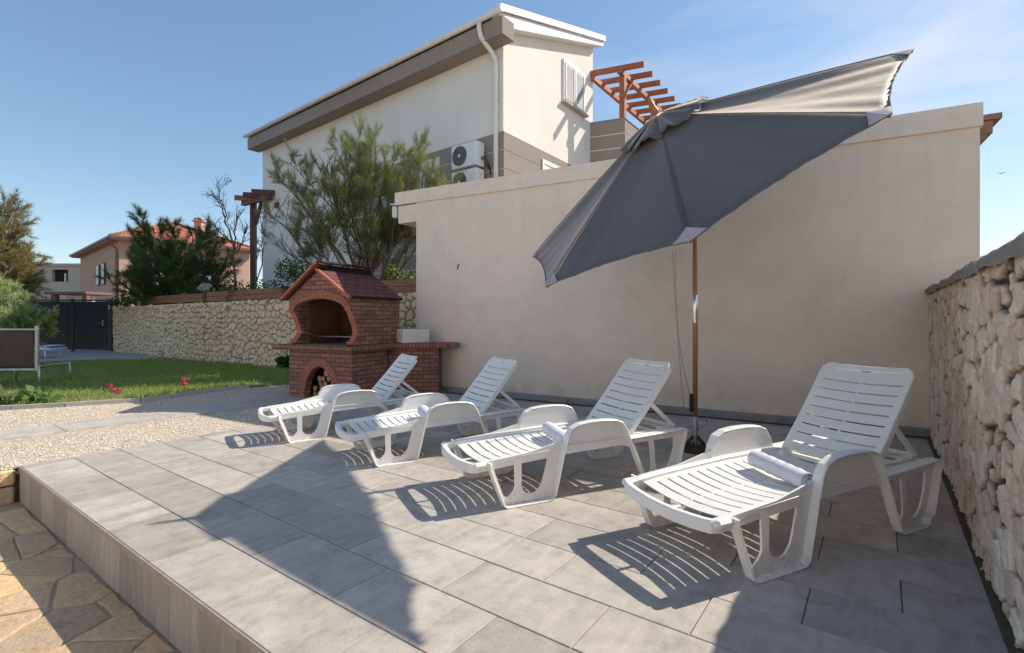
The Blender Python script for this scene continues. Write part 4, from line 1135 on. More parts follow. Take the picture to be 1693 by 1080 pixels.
for a0 in (1.4, 4.6):
    b = MB(); sbox(b, a0, a0+1.1, -0.08, -0.003, 3.6, 5.1); w_ = b.build('window', M['white_paint'], sh_)
    b = MB(); sbox(b, a0+0.1, a0+1.0, -0.095, -0.083, 3.7, 5.0); b.build('shutter', M['shutter'], w_)

bh = empty('unfinished_building', at(100, 527, 50))
tag(bh, 'raw beige unfinished building with one black window opening, left of the salmon house', 'building')
bh.location.z = 0
b = MB(); zt3 = EYE+(HY-440)/F*50; hw = 12
zo0, zo1 = EYE+(HY-466)/F*50, EYE+(HY-446)/F*50
xo0, xo1 = -0.85, 0.75
for (x0, x1, z0, z1) in ((-6.0, xo0, -0.3, zt3), (xo1, 5.0, -0.3, zt3), (xo0, xo1, -0.3, zo0), (xo0, xo1, zo1, zt3)):
    b.box((x0, 0, z0), (x1, 0.35, z1))
b.box((-6, 5.0, -0.3), (5, 5.3, zt3)); b.box((-6, 0.352, -0.3), (-5.7, 4.998, zt3)); b.box((4.7, 0.352, -0.3), (5, 4.998, zt3)); b.box((-6.2, -0.1, zt3+.002), (5.2, 5.4, zt3+0.25))
b.build('wall', M['beige_plaster'], bh)
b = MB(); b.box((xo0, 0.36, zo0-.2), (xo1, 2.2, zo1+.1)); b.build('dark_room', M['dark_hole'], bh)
b = MB(); b.box((0.30, 0.1, zo0), (0.42, 0.25, zo1-0.35)); b.build('post', M['white_paint'], bh)

po = empty('garden_porch', at(128, 527, 27)); po.location.z = 0
tag(po, 'low porch with a flat brown roof behind the dark gate', 'porch')
zp = EYE+(HY-486)/F*27
b = MB(); b.box((-1.25, -0.6, zp-0.05), (0.95, 1.2, zp+0.10), None, 0, 0.02); b.build('roof', M['brown_roof'], po)
for x in (-0.9, 0.75):
    b = MB(); b.box((x-0.12, -0.45, 0), (x+0.12, -0.2, zp-0.052)); b.build('post', M['brown_roof'], po)
b = MB(); b.box((-0.775, 0.2, 0), (0.62, 0.4, zp-0.12)); b.build('wall', M['white_plaster'], po)

# gate
gt = empty('slatted_gate', ground(184, 580.5)); 
tag(gt, 'dark anthracite gate of horizontal slats closing the driveway', 'gate')
ge = ground(57, 582.0)-ground(184, 580.5); gl = ge.length*1.35; gang = math.atan2(ge.y, ge.x)
GMx = Matrix.Rotation(gang, 4, 'Z')
zg = 2.06
seg = ge.length*0.49
for k in range(3):
    x0, x1 = 0.10+k*seg, 0.10+(k+1)*seg-0.09
    if x0 > gl: break
    x1 = min(x1, gl)
    b = MB(); z = 0.10
    while z < zg-0.1:
        b.box((x0, -0.02, z), (x1, 0.02, z+0.112), GMx, 0, 0.014); z += 0.16
    b.box((x0+0.005, 0.024, 0.1), (x1-0.005, 0.03, zg-0.08), GMx, 1)
    b.build('slat_panel', [M['dark_metal'], M['black_plastic']], gt)
for x in (0.0, 0.05+seg, 0.05+2*seg, 0.05+3*seg):
    if x > gl+0.2: continue
    b = MB(); b.box((x-0.04, -0.05, 0), (x+0.04, 0.05, zg+0.03), GMx, 0, 0.006); b.build('post', mk('gate_post_metal', (0.04, 0.043, 0.05), (0.05, 0.053, 0.06), 0.45), gt)
b = MB(); b.box((0.10, -0.04, zg-0.06), (gl, 0.04, zg), GMx, 0, 0.005); b.build('top_rail', M['dark_metal'], gt)
b = MB(); b.box((0.22, 0.02, 1.0), (0.28, 0.10, 1.25), GMx, 0, 0.008); b.tube([GMx @ Vector((0.25, 0.10, 1.12)), GMx @ Vector((0.25, 0.15, 1.12)), GMx @ Vector((0.38, 0.15, 1.12))], 0.012, 6); b.build('handle', M['steel'], gt)

# timber planter boards on the retaining wall
pb_ = empty('timber_edging', wl0+d_*4.0+Vector((0, 0, 1.76)))
tag(pb_, 'brown timber boards between dark posts along the top of the stone retaining wall', 'edging')
pang = math.atan2(d_.y, d_.x); Mx = Matrix.Rotation(pang, 4, 'Z')
def wall_u(px):
    r = Vector(((px-CX)/F, 1, 0)); n_ = Vector((-d_.y, d_.x, 0)); o_ = wl0+n_*0.25
    k = n_.dot(o_)/n_.dot(r); return (r*k-wl0).dot(d_)
us = [wall_u(240), wall_u(341), wall_u(474), wall_u(700)]
hb = [0.27, 0.30, 0.30]
u0_ = 4.0
for i in range(3):
    b = MB(); h_ = hb[i]
    b.box((us[i]-u0_+0.12, 0.20, 0.075), (us[i+1]-u0_-0.10, 0.26, 0.075+h_*0.48), Mx, 0, 0.006); b.box((us[i]-u0_+0.12, 0.20, 0.08+h_*0.49), (us[i+1]-u0_-0.10, 0.26, 0.075+h_), Mx, 0, 0.006)
    b.build('board', M['plank'], pb_)
for i, u in enumerate(us):
    b = MB(); b.box((u-u0_-0.10, 0.17, 0.0), (u-u0_+0.10, 0.30, 0.40), Mx, 0, 0.01); b.build('post', M['dark_timber'], pb_)
st_ = MB(); pc = wl0+d_*us[1]+wn_*0.23
rgk = random.Random(5)
P = []
for i in range(7):
    row = []
    for k in range(10):
        th = math.pi*i/6; ph = 2*math.pi*(k % 9)/9; rr = 0.17*(0.8+0.35*math.sin(k % 9*2.1+i))
        row.append((rr*math.sin(th)*math.cos(ph)*1.35, rr*math.sin(th)*math.sin(ph), 0.10+rr*math.cos(th)*0.8))
    P.append(row)
st_.grid(P, 0, False); o = st_.build('rock', M['concrete']); o.location = (pc.x, pc.y, 1.76+0.40+0.02)
tag(o, 'pale rough rock lying on a post of the timber edging', 'rock')

# ------------------------------------------------------------------ barbecue
BA = R(-27); FR_ = Vector((-2.47, 7.75, 0)); bex = Vector((math.cos(BA), math.sin(BA), 0)); bey = Vector((-bex.y, bex.x, 0))
BW = 1.40; FL_ = FR_-bex*BW
bq = empty('brick_barbecue', (FL_.x, FL_.y, 0), BA)
tag(bq, 'red brick barbecue with arched log store, chimney hood and tiled roof', 'barbecue')
ft = lambda a, z, d: (a, d, z)
def archpts(cx_, hw_, sp0, rise, n=14, power=1.0):
    return [(cx_-hw_*math.cos(math.pi*k/n), sp0+rise*math.sin(math.pi*k/n)) for k in range(n+1)]
b = MB(); ar = archpts(0.70, 0.34, 0.0, 0.53)
b.prism([(0, -0.03)]+[(0.36, -0.03)]+ar[1:-1]+[(1.04, -0.03), (BW, -0.03), (BW, 0.78), (0, 0.78)], ft, 0.0, 0.12)
b.box((0, 0.122, -0.03), (0.12, 0.80, 0.78)); b.box((BW-0.12, 0.122, -0.03), (BW, 0.80, 0.78)); b.box((0.122, 0.68, -0.03), (BW-0.122, 0.80, 0.779))
b.build('base', M['brick'], bq)
b = MB()
def ring(b, cx_, hw_, sp0, rise, th, n, y0, y1, a0=0.0, a1=math.pi):
    for k in range(n):
        t0, t1 = a0+(a1-a0)*(k+0.06)/n, a0+(a1-a0)*(k+0.94)/n
        def pt(t, o): 
            x, z = -math.cos(t)*hw_, math.sin(t)*rise
            nx, nz_ = -math.cos(t)*rise, math.sin(t)*hw_; l = math.hypot(nx, nz_) or 1
            return (cx_+x+nx/l*o, sp0+z+nz_/l*o)
        b.prism([pt(t0, 0), pt(t1, 0), pt(t1, th), pt(t0, th)], ft, y0, y1)
ring(b, 0.70, 0.34, 0.0, 0.53, 0.13, 24, -0.012, 0.118)
b.build('log_store_arch', M['brick_plain'], bq)
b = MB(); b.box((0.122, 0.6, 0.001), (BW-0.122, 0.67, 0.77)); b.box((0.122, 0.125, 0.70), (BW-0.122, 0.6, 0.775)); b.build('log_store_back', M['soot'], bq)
b = MB(); b.box((-0.34, -0.07, 0.782), (BW+0.07, 0.98, 0.862), None, 0, 0.006); b.build('worktop', M['soldier'], bq)
b = MB(); b.box((0.10, 0.05, 0.864), (BW-0.14, 0.9, 0.874)); b.build('grill_bed', mk('ash_grey', (0.26, 0.22, 0.19), (0.16, 0.13, 0.11), 0.95, 10), bq)
# hood: side walls with a curved front edge, gable with arch
side = [(0.06, 0.864), (0.02, 0.90), (0.10, 0.98), (0.15, 1.07), (0.13, 1.18), (0.07, 1.30), (0.02, 1.42), (0.0, 1.50), (0.0, 1.64), (1.15, 1.64), (1.15, 0.864)]
sf = lambda a, z, d: (d, a, z)
b = MB(); b.prism(side, sf, 0.02, 0.12); b.prism(side, sf, BW-0.12, BW-0.02)
b.build('hood_wall', M['brick'], bq)
b = MB()
ga_ = [(0.70-0.58*math.cos(math.pi*k/16), 1.42+0.20*math.sin(math.pi*k/16)) for k in range(17)]
b.prism([(0.01, 1.42)]+ga_+[(BW-0.01, 1.42), (BW-0.01, 1.62), (0.70, 2.085), (0.01, 1.62)], ft, -0.012, 0.10)
b.build('gable', M['brick'], bq)
b = MB(); ring(b, 0.70, 0.58, 1.42, 0.20, 0.115, 26, -0.024, -0.013); b.build('gable_arch', M['brick_plain'], bq)
for sgn in (-1, 1):
    b = MB(); x = 0.07 if sgn < 0 else BW-0.07
    b.sweep([(x, y-0.008, z) for (y, z) in side[1:8]], [(-.052, -.012), (.052, -.012), (.052, .004), (-.052, .004)], up=Vector((0, -1, 0.01)), smooth=False)
    b.build('jamb_edge', M['bbq_edge'], bq)
b = MB(); b.box((0.122, 1.03, 0.875), (BW-0.122, 1.10, 1.50)); b.build('firebox_back', M['soot'], bq)
for x in (0.122, BW-0.14):
    b = MB(); b.box((x, 0.30, 0.876), (x+0.018, 1.028, 1.6)); b.build('firebox_side', M['refractory'], bq)
b = MB(); 
for k in range(14): b.tube([(0.20+k*0.075, 0.32, 1.0), (0.20+k*0.075, 0.95, 1.0)], 0.006, 5)
b.tube([(0.15, 0.32, 1.0), (1.24, 0.32, 1.0)], 0.009, 6); b.tube([(0.15, 0.95, 1.0), (1.24, 0.95, 1.0)], 0.009, 6)
b.tube([(0.30, 0.32, 1.0), (0.26, 0.06, 1.08), (0.16, 0.02, 1.08)], 0.010, 6)
b.build('grill_grate', M['steel'], bq)
# roof: left slope carried higher than the right one, a dark smoke slot between
rb2 = MB()
xl, xr, xm = -0.07, BW+0.03, 0.70; yf, yk = -0.07, 1.16
def slab(b, p0, p1, th, y0, y1):
    d = Vector((p1[0]-p0[0], 0, p1[1]-p0[1])); L_ = d.length; d.normalize(); n_ = Vector((-d.z, 0, d.x))
    if n_.z < 0: n_ = -n_
    q = [Vector((p0[0], y, p0[1])) for y in (y0, y1)]; r_ = [Vector((p1[0], y, p1[1])) for y in (y0, y1)]
    vs = [q[0], r_[0], r_[1], q[1]]; vs = vs+[v+n_*th for v in vs]
    uv_t = [(y0, 0), (y0, L_), (y1, L_), (y1, 0)]
    fl = [(0, 3, 2, 1), (4, 5, 6, 7), (0, 1, 5, 4), (1, 2, 6, 5), (2, 3, 7, 6), (3, 0, 4, 7)]
    uvd = [[uv_t[i % 4] for i in f] for f in fl]
    b.add(vs, fl, 0, False, uvd)
slab(rb2, (xl, 1.60), (xm+0.03, 2.145), 0.04, yf, yk)
slab(rb2, (xr, 1.615), (xm+0.06, 2.04), 0.04, yf, yk)
rf2 = rb2.build('roof', M['bbq_tile'], bq)
b = MB(); slab(b, (xl-0.02, 1.585), (xm+0.05, 2.175), 0.04, yf-0.05, yf-0.003); slab(b, (xr+0.02, 1.60), (xm+0.03, 2.07), 0.04, yf-0.05, yf-0.003); b.build('roof_edge', M['bbq_edge'], rf2)
b = MB(); b.box((xm+0.03, yf+0.15, 2.06), (xm+0.05, yk-0.02, 2.155)); b.build('smoke_slot', M['dark_hole'], rf2)
b = MB(); b.box((xm-0.02, yf-0.02, 2.192), (xm+0.17, yk, 2.212), Matrix.Translation((xm, 0, 2.31)) @ Matrix.Rotation(R(0), 4, 'Y') @ Matrix.Translation((-xm, 0, -2.31))); b.build('ridge_cap', M['bbq_tile'], rf2)
b = MB(); b.prism([(0.02, 1.64), (xm, 2.055), (BW-0.02, 1.63)], ft, 1.03, 1.12); b.build('rear_gable', M['brick'], bq)
# side wing with its own worktop
inv = Matrix.Rotation(-BA, 4, 'Z') @ Matrix.Translation(-FL_)
def wbox(name, lo, hi, mat, bev=0.0, rz=0, c=None):
    b = MB(); b.box(lo, hi, None, 0, bev)
    b.v = [tuple(inv @ Vector(p)) for p in b.v]
    return b.build(name, mat, bq)
wbox('side_counter', (-2.30, 8.60, -0.03), (-1.262, 9.02, 0.80), M['brick'])
wbox('side_worktop', (-2.44, 8.51, 0.803), (-0.93, 9.03, 0.882), M['soldier'], 0.006)
# logs inside the arch
rgk = random.Random(3); k = 0
lz = 0.0
for row, nlog in enumerate((7, 6, 5, 4, 2)):
    for i in range(nlog):
        r_ = rgk.uniform(0.042, 0.058); x = 0.70+(i-(nlog-1)/2)*0.098+rgk.uniform(-.01, .01); z = 0.055+row*0.088+rgk.uniform(-.008, .008)
        y0 = 0.10+rgk.uniform(0.0, 0.12)
        o = MB(); n = 9; jj = [rgk.uniform(0.82, 1.12) for _ in range(n)]
        v0 = [(x+r_*jj[q]*math.cos(2*math.pi*q/n), y0, z+r_*jj[q]*math.sin(2*math.pi*q/n)) for q in range(n)]
        v1 = [(p[0]+0.01, y0+0.38, p[2]) for p in v0]
        o.add(v0+v1, [tuple(range(n))], 1); 
        b0 = 0
        for q in range(n): o.f.append([q, n+q, n+(q+1) % n, (q+1) % n]); o.m.append(0); o.sm.append(False)
        o.f.append([n+q for q in range(n)][::-1]); o.m.append(1); o.sm.append(False)
        ob = o.build('firewood_log', [M['log_bark'], M['log_cut']])
        # logs are loose: top-level, standing in the barbecue's arch
        ob.location = FL_; ob.rotation_euler = (0, 0, BA)
        tag(ob, 'split firewood log stacked in the arch under the barbecue', 'log', 'firewood logs under the barbecue')
# stone sink block on the wing
b = MB()
b.box((-0.25, -0.27, 0), (0.25, 0.27, 0.23), None, 0, 0.012)
sk = b.build('sink_block', M['sink']); sk.location = (-1.80, 8.86, 0.883); sk.rotation_euler = (0, 0, R(36))
tag(sk, 'white stone block sink standing on the right wing of the barbecue', 'sink')

# ------------------------------------------------------------------ sun loungers
W_ = 0.80
def ribbon(b, path, y0, y1, th, closed=False):
    """flat strip of thickness th following a path in the xz plane, spanning y0..y1, rounded edges"""
    n = len(path); rows = []
    bv = th*0.45
    for i in range(n):
        a = Vector(path[max(i-1, 0)]); c = Vector(path[min(i+1, n-1)]); t = (c-a).normalized()
        nn = Vector((-t.y, t.x)); p = Vector(path[i])
        o = p+nn*th/2; q = p-nn*th/2
        oi = p+nn*(th/2-bv*0.0); 
        rows.append([(o.x, y0+bv, o.y), (o.x, y1-bv, o.y), (p.x, y1, p.y), (q.x, y1-bv, q.y), (q.x, y0+bv, q.y), (p.x, y0, p.y)])
    vs = [v for r_ in rows for v in r_]; fs = []
    for i in range(n-1):
        for k in range(6):
            fs.append((i*6+k, i*6+(k+1) % 6, (i+1)*6+(k+1) % 6, (i+1)*6+k))
    fs.append((0, 1, 2, 3, 4, 5)); fs.append(tuple((n-1)*6+k for k in range(5, -1, -1)))
    b.add(vs, fs, 0, False)
def smooth_path(pts, it=2):
    for _ in range(it):
        out = [pts[0]]
        for i in range(len(pts)-1):
            p, q = pts[i], pts[i+1]
            out += [(p[0]*.75+q[0]*.25, p[1]*.75+q[1]*.25), (p[0]*.25+q[0]*.75, p[1]*.25+q[1]*.75)]
        out.append(pts[-1]); pts = out
    return pts
def rounded(poly, r, n=4):
    out = []; m = len(poly)
    for i in range(m):
        p0, p1, p2 = Vector(poly[i-1]), Vector(poly[i]), Vector(poly[(i+1) % m])
        a = (p0-p1); c = (p2-p1); ra = min(r, a.length*.45, c.length*.45); a.normalize(); c.normalize()
        for k in range(n+1):
            t_ = k/n; q = (p1+a*ra)*(1-t_)**2+p1*2*t_*(1-t_)+(p1+c*ra)*t_**2
            out.append((q.x, q.y))
    return out
def panel_with_holes(b, outer, holes, y0, y1):
    """plate in the xz plane with holes, built by 2D boolean-free bridging (triangulated fill)"""
    from mathutils.geometry import delaunay_2d_cdt
    pts = []; edges = []; 
    loops = [outer]+holes
    for lp in loops:
        s0 = len(pts); pts += [Vector(p) for p in lp]; m = len(lp)
        edges += [(s0+i, s0+(i+1) % m) for i in range(m)]
    vs, es, fs, ov, oe, of = delaunay_2d_cdt(pts, edges, [], 0, 1e-5)
    def inside(p, lp): return in_poly(p.x, p.y, [tuple(q) for q in lp])
    keep = []
    for f in fs:
        c = sum((vs[i] for i in f), Vector((0, 0)))/len(f)
        if inside(c, outer) and not any(inside(c, h) for h in holes): keep.append(list(f))
    n = len(vs)
    V3 = [(v.x, y0, v.y) for v in vs]+[(v.x, y1, v.y) for v in vs]
    F3 = [tuple(f) for f in keep]+[tuple(n+i for i in f[::-1]) for f in keep]
    b.add(V3, F3)
    for lp in loops:
        m = len(lp)
        V3 = [(p[0], y0, p[1]) for p in lp]+[(p[0], y1, p[1]) for p in lp]
        b.add(V3, [(i, (i+1) % m, m+(i+1) % m, m+i) for i in range(m)])

# bent strip that makes feet, armrest and rear leg in one piece
RIB = [(-0.13, 0.335), (-0.125, 0.29), (-0.075, 0.16), (-0.02, 0.025), (0.0, 0.008), (0.03, 0.004), (0.34, 0.004), (0.375, 0.008), (0.40, 0.035), (0.43, 0.15), (0.475, 0.34), (0.51, 0.455), (0.545, 0.51), (0.61, 0.537), (0.72, 0.548), (0.84, 0.548), (0.96, 0.538), (1.02, 0.515), (1.065, 0.455), (1.12, 0.33), (1.20, 0.15), (1.265, 0.02), (1.285, 0.006), (1.31, 0.004), (1.53, 0.004), (1.56, 0.012), (1.575, 0.05), (1.62, 0.07), (1.665, 0.22), (1.71, 0.375), (1.705, 0.395), (1.68, 0.40), (1.40, 0.388), (1.10, 0.378)]
def side_frame(b, mir):
    fl = (lambda y: W_-y) if mir else (lambda y: y)
    c = MB()
    ribbon(c, RIB, 0.0, 0.062, 0.014)
    # front leg plate
    outer = rounded([(-0.128, 0.34), (-0.12, 0.28), (-0.015, 0.012), (0.37, 0.012), (0.405, 0.05), (0.472, 0.34), (0.50, 0.43), (0.44, 0.415), (0.2, 0.365)], 0.02, 3)
    h1 = rounded([(-0.098, 0.315), (0.075, 0.335), (0.085, 0.115), (0.02, 0.062), (-0.012, 0.085)], 0.045, 4)
    h2 = rounded([(0.135, 0.338), (0.205, 0.352), (0.325, 0.362), (0.355, 0.30), (0.305, 0.12), (0.245, 0.062), (0.165, 0.075), (0.135, 0.12)], 0.045, 4)
    panel_with_holes(c, outer, [h1, h2], 0.046, 0.058)
    # arm plate
    arm = smooth_path([(0.47, 0.36), (0.52, 0.46), (0.56, 0.515), (0.72, 0.542), (0.96, 0.532), (1.03, 0.49), (1.09, 0.37), (1.12, 0.30), (1.02, 0.335), (0.9, 0.345), (0.6, 0.365)], 0)
    panel_with_holes(c, arm, [], 0.046, 0.058)
    c.box((0.50, 0.034, 0.372), (1.06, 0.046, 0.384), None, 0, 0.003)
    # rear leg plate
    outer = rounded([(1.09, 0.382), (1.19, 0.17), (1.272, 0.012), (1.555, 0.012), (1.58, 0.07), (1.62, 0.09), (1.70, 0.385), (1.4, 0.386)], 0.018, 3)
    h1 = rounded([(1.165, 0.345), (1.325, 0.352), (1.355, 0.12), (1.325, 0.06), (1.285, 0.075)], 0.035, 4)
    h2 = rounded([(1.375, 0.354), (1.60, 0.358), (1.60, 0.24), (1.54, 0.10), (1.49, 0.06), (1.42, 0.075), (1.395, 0.12)], 0.045, 4)
    panel_with_holes(c, outer, [h1, h2], 0.046, 0.058)
    b.add([(p[0], fl(p[1]), p[2]) for p in c.v], [f if not mir else f[::-1] for f in c.f])
def seat_z(x, y):
    bz = np.interp(x, [-0.22, -0.14, 0.0, 0.3, 0.6, 0.9, 1.2], [0.298, 0.312, 0.328, 0.345, 0.357, 0.362, 0.364])
    s_ = (y-W_/2)/0.31
    return bz-0.032*(1-min(1, s_*s_))
def slatted(b, xs, ys, slot, zf, th):
    """grid with slot cells left open; xs: list of (x0,x1,is_slot); ys: list of (y0,y1,open)"""
    for x0, x1, sl in xs:
        for y0, y1, op in ys:
            if sl and op: continue
            ny = max(1, int((y1-y0)/0.035)); nx = max(1, int((x1-x0)/0.04))
            def pt(i, j, dz): 
                x = x0+(x1-x0)*i/nx; y = y0+(y1-y0)*j/ny; return zf(x, y, dz)
            for s_ in (0, 1):
                P = [[pt(i, j, -th*s_) for j in range(ny+1)] for i in range(nx+1)]
                if s_: P = [r_[::-1] for r_ in P]
                b.grid(P, 0, False)
            # walls
            for (i0, i1, j0, j1) in ((0, nx, 0, 0), (0, nx, ny, ny), (0, 0, 0, ny), (nx, nx, 0, ny)):
                if i0 == i1: e = [(i0, j) for j in range(ny+1)]
                else: e = [(i, j0) for i in range(nx+1)]
                P = [[pt(i, j, 0) for i, j in e], [pt(i, j, -th) for i, j in e]]
                b.grid(P, 0, False)
def slot_rows(start, end, first, pitch, n, wdt):
    xs = []; x = start
    for k in range(n):
        s0 = first+pitch*k
        xs.append((x, s0, False)); xs.append((s0, s0+wdt, True)); x = s0+wdt
    xs.append((x, end, False)); return xs
YS = [(0.085, 0.13, False), (0.13, 0.392, True), (0.392, 0.408, False), (0.408, 0.67, True), (0.67, 0.715, False)]
def make_lounger():
    root = empty('sun_lounger', (0, 0, 0))
    for mir in (False, True):
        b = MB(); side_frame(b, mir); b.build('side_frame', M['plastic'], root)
    # seat
    b = MB()
    slatted(b, slot_rows(-0.115, 1.10, -0.045, 0.081, 14, 0.0145), YS, 0.01, lambda x, y, dz: (x+0.004*(1-((y-W_/2)/0.32)**2), y, float(seat_z(x, y))+dz), 0.004)
    b.build('seat', M['plastic'], root)
    # seat rim: curved front bar and the two long rails
    b = MB()
    half = [(1.70, 0.062, 0.385), (1.10, 0.062, 0.374), (0.60, 0.064, 0.368), (0.30, 0.066, 0.352), (0.0, 0.068, 0.335), (-0.15, 0.069, 0.322), (-0.205, 0.073, 0.316), (-0.226, 0.086, 0.313), (-0.236, 0.12, 0.310), (-0.246, 0.20, 0.304), (-0.254, 0.30, 0.299), (-0.257, 0.40, 0.298)]
    path = half+[(x, W_-y, z) for x, y, z in half[-2::-1]]
    prof = [(-0.020, -0.048), (0.016, -0.048), (0.024, -0.03), (0.026, 0.006), (0.016, 0.014), (-0.012, 0.014), (-0.022, 0.006)]
    b.sweep(path, prof)
    b.box((-0.25, 0.388, 0.268), (-0.095, 0.412, 0.276), None, 0, 0.003)
    for y in (0.05, W_-0.05):
        b.box((-0.235, y-0.022, 0.293), (-0.10, y+0.022, 0.332), None, 0, 0.012)
    # rear cross bars
    for x, z in ((1.69, 0.372), (1.36, 0.365), (1.52, 0.36), (1.16, 0.355)):
        b.box((x-0.02, 0.075, z-0.022), (x+0.02, W_-0.075, z+0.006), None, 0, 0.004)
    for y in (0.15, W_-0.15):
        b.box((1.05, y-0.018, 0.345), (1.69, y+0.018, 0.385), None, 0, 0.004)
        for k in range(4): b.box((1.52+0.04*k, y-0.018, 0.385), (1.53+0.04*k, y+0.018, 0.405))
    b.build('seat_rim', M['plastic'], root)
    # backrest, hinged
    bk = MB()
    YB_ = [(0.10, 0.142, False), (0.142, 0.393, True), (0.393, 0.407, False), (0.407, 0.658, True), (0.658, 0.70, False)]
    def bz(x, y, dz):
        s_ = (y-W_/2)/0.30
        # round the top corners
        yy = y
        if x > 0.70:
            lim = 0.30-0.05*(1-math.sqrt(max(0, 1-((x-0.70)/0.08)**2)))
            yy = W_/2+max(-lim, min(lim, y-W_/2))
        return (x, yy, -0.022*(1-min(1, s_*s_))+0.035*(x/0.78)**2-0.012+dz)
    slatted(bk, slot_rows(0.02, 0.70, 0.085, 0.078, 8, 0.013), YB_, 0.01, bz, 0.006)
    slatted(bk, [(0.70, 0.78, False)], [(0.10, 0.142, False), (0.142, 0.658, False), (0.658, 0.70, False)], 0.01, bz, 0.012)
    for y in (0.108, W_-0.108):
        bk.sweep([(0.0, y, -0.03), (0.35, y, -0.024), (0.60, y, -0.008), (0.72, y, 0.004)], [(-0.012, -0.03), (0.012, -0.03), (0.012, 0.012), (-0.012, 0.012)])
    bk.box((0.735, 0.14, -0.012), (0.772, 0.66, 0.012), None, 0, 0.004)
    back = bk.build('backrest', M['plastic'], root); back.location = (1.11, 0, 0.385); back.rotation_euler = (0, -R(48), 0)
    # printed mark near the top edge
    bd = MB()
    z0 = bz(0.735, 0.40, 0)[2]+0.0012
    bd.box((0.742, 0.375, z0), (0.758, 0.388, z0+0.0016)); bd.box((0.742, 0.391, z0), (0.758, 0.404, z0+0.0016)); bd.box((0.742, 0.407, z0), (0.756, 0.420, z0+0.0016)); bd.box((0.730, 0.37, z0), (0.734, 0.425, z0+0.0016))
    bd.build('printed_mark', M['badge'], back)
    # prop behind the backrest
    ps = MB()
    for y in (0.135, W_-0.135):
        ps.sweep([(0, y, 0), (0.24, y, -0.30)], [(-0.010, -0.016), (0.010, -0.016), (0.010, 0.016), (-0.010, 0.016)])
    ps.box((0.222, 0.135, -0.315), (0.256, W_-0.135, -0.29), None, 0, 0.004)
    pr = ps.build('back_prop', M['plastic'], root); pr.location = (1.385, 0, 0.685)
    return root
POS = [(1.206, 2.456, 25.8, 48.0, 1.0), (-0.03, 3.424, 26.5, 46.5, 0.97), (-1.164, 4.387, 31.5, 46.0, 0.91), (-2.305, 5.239, 34.5, 45.0, 0.89)]
LAB = ['white slatted plastic sun lounger nearest the camera, beside the rubble wall',
       'white slatted plastic sun lounger second from the rubble wall, left of the parasol pole',
       'white slatted plastic sun lounger third from the rubble wall, second from the barbecue',
       'white slatted plastic sun lounger nearest the brick barbecue, without a towel']
proto = make_lounger()
for i, (x, y, a, tl, sc_) in enumerate(POS):
    o = proto if i == 0 else copy_tree(proto)
    o.location = (x, y, 0); o.rotation_euler = (0, 0, R(a)); o.scale = (sc_, sc_, sc_)
    tag(o, LAB[i], 'sun lounger', 'white sun loungers in a row on the terrace')
    for ch in o.children:
        if ch.name.startswith('backrest'): ch.rotation_euler = (0, -R(tl), 0)
        if ch.name.startswith('back_prop'):
            # hang the prop from the backrest
            ch.location = (1.11+0.40*math.cos(R(tl)), 0, 0.385+0.40*math.sin(R(tl))-0.03)
            zz = ch.location.z
            ch.rotation_euler = (0, math.asin(min(0.95, (zz-0.40)/0.384))-math.atan2(0.30, 0.24), 0)

# rolled towels
def make_towel(seed):
    b = MB(); rg = random.Random(seed)
    n = 60; turns = 2.6; prof = []
    for i in range(n+1):
        t_ = i/n; an = t_*turns*2*math.pi; r_ = 0.012+0.051*t_
        prof.append((r_*math.cos(an), r_*math.sin(an)*0.92))
    prof_in = [(p[0]*(1-0.0085/max(0.012, math.hypot(*p))), p[1]*(1-0.0085/max(0.012, math.hypot(*p)))) for p in prof]
    m = 22; rows = []
    Ls = 0.45
    for j in range(m+1):
        y = -Ls/2+Ls*j/m
        endf = 1-0.05*(abs(j/m-0.5)*2)**6
        wob = 0.0025*math.sin(j*1.7+seed)
        rows.append([(p[0]*endf+wob, y+0.004*math.sin(i*0.5), p[1]*endf+wob*0.6) for i, p in enumerate(prof)]+[(p[0]*endf+wob, y+0.004*math.sin(i*0.5), p[1]*endf+wob*0.6) for i, p in list(enumerate(prof_in))[::-1]])
    k = len(rows[0])
    vs = [v for r_ in rows for v in r_]
    fs = [(j*k+i, j*k+(i+1) % k, (j+1)*k+(i+1) % k, (j+1)*k+i) for j in range(m) for i in range(k)]
    b.add(vs, fs, 0, True)
    for base, flip in ((0, False), (m*k, True)):
        for i in range(n):
            q = [base+i, base+i+1, base+k-2-i, base+k-1-i]
            b.f.append(q[::-1] if not flip else q); b.m.append(0); b.sm.append(False)
    return b.build('rolled_towel', M['towel'])
tw0 = make_towel(1)
TL = [(0, 0.62, 0.34, 14, 'rolled white towel lying on the lounger nearest the rubble wall'),
      (1, 0.62, 0.33, 10, 'rolled white towel on the lounger second from the rubble wall'),
      (2, 0.62, 0.30, 10, 'rolled white towel partly hidden by the armrest of the third lounger from the rubble wall')]
for k, (li, u, v, da, lab) in enumerate(TL):
    o = tw0 if k == 0 else tw0.copy()
    if k: COL.objects.link(o)
    x, y, a, _, sc_ = POS[li]; ca, sa = math.cos(R(a))*sc_, math.sin(R(a))*sc_
    o.location = (x+ca*u-sa*v, y+sa*u+ca*v, float(seat_z(u, 0.30))*sc_+0.064)
    o.rotation_euler = (R(2), 0, R(a-da))
    tag(o, lab, 'towel', 'rolled towels on the sun loungers')

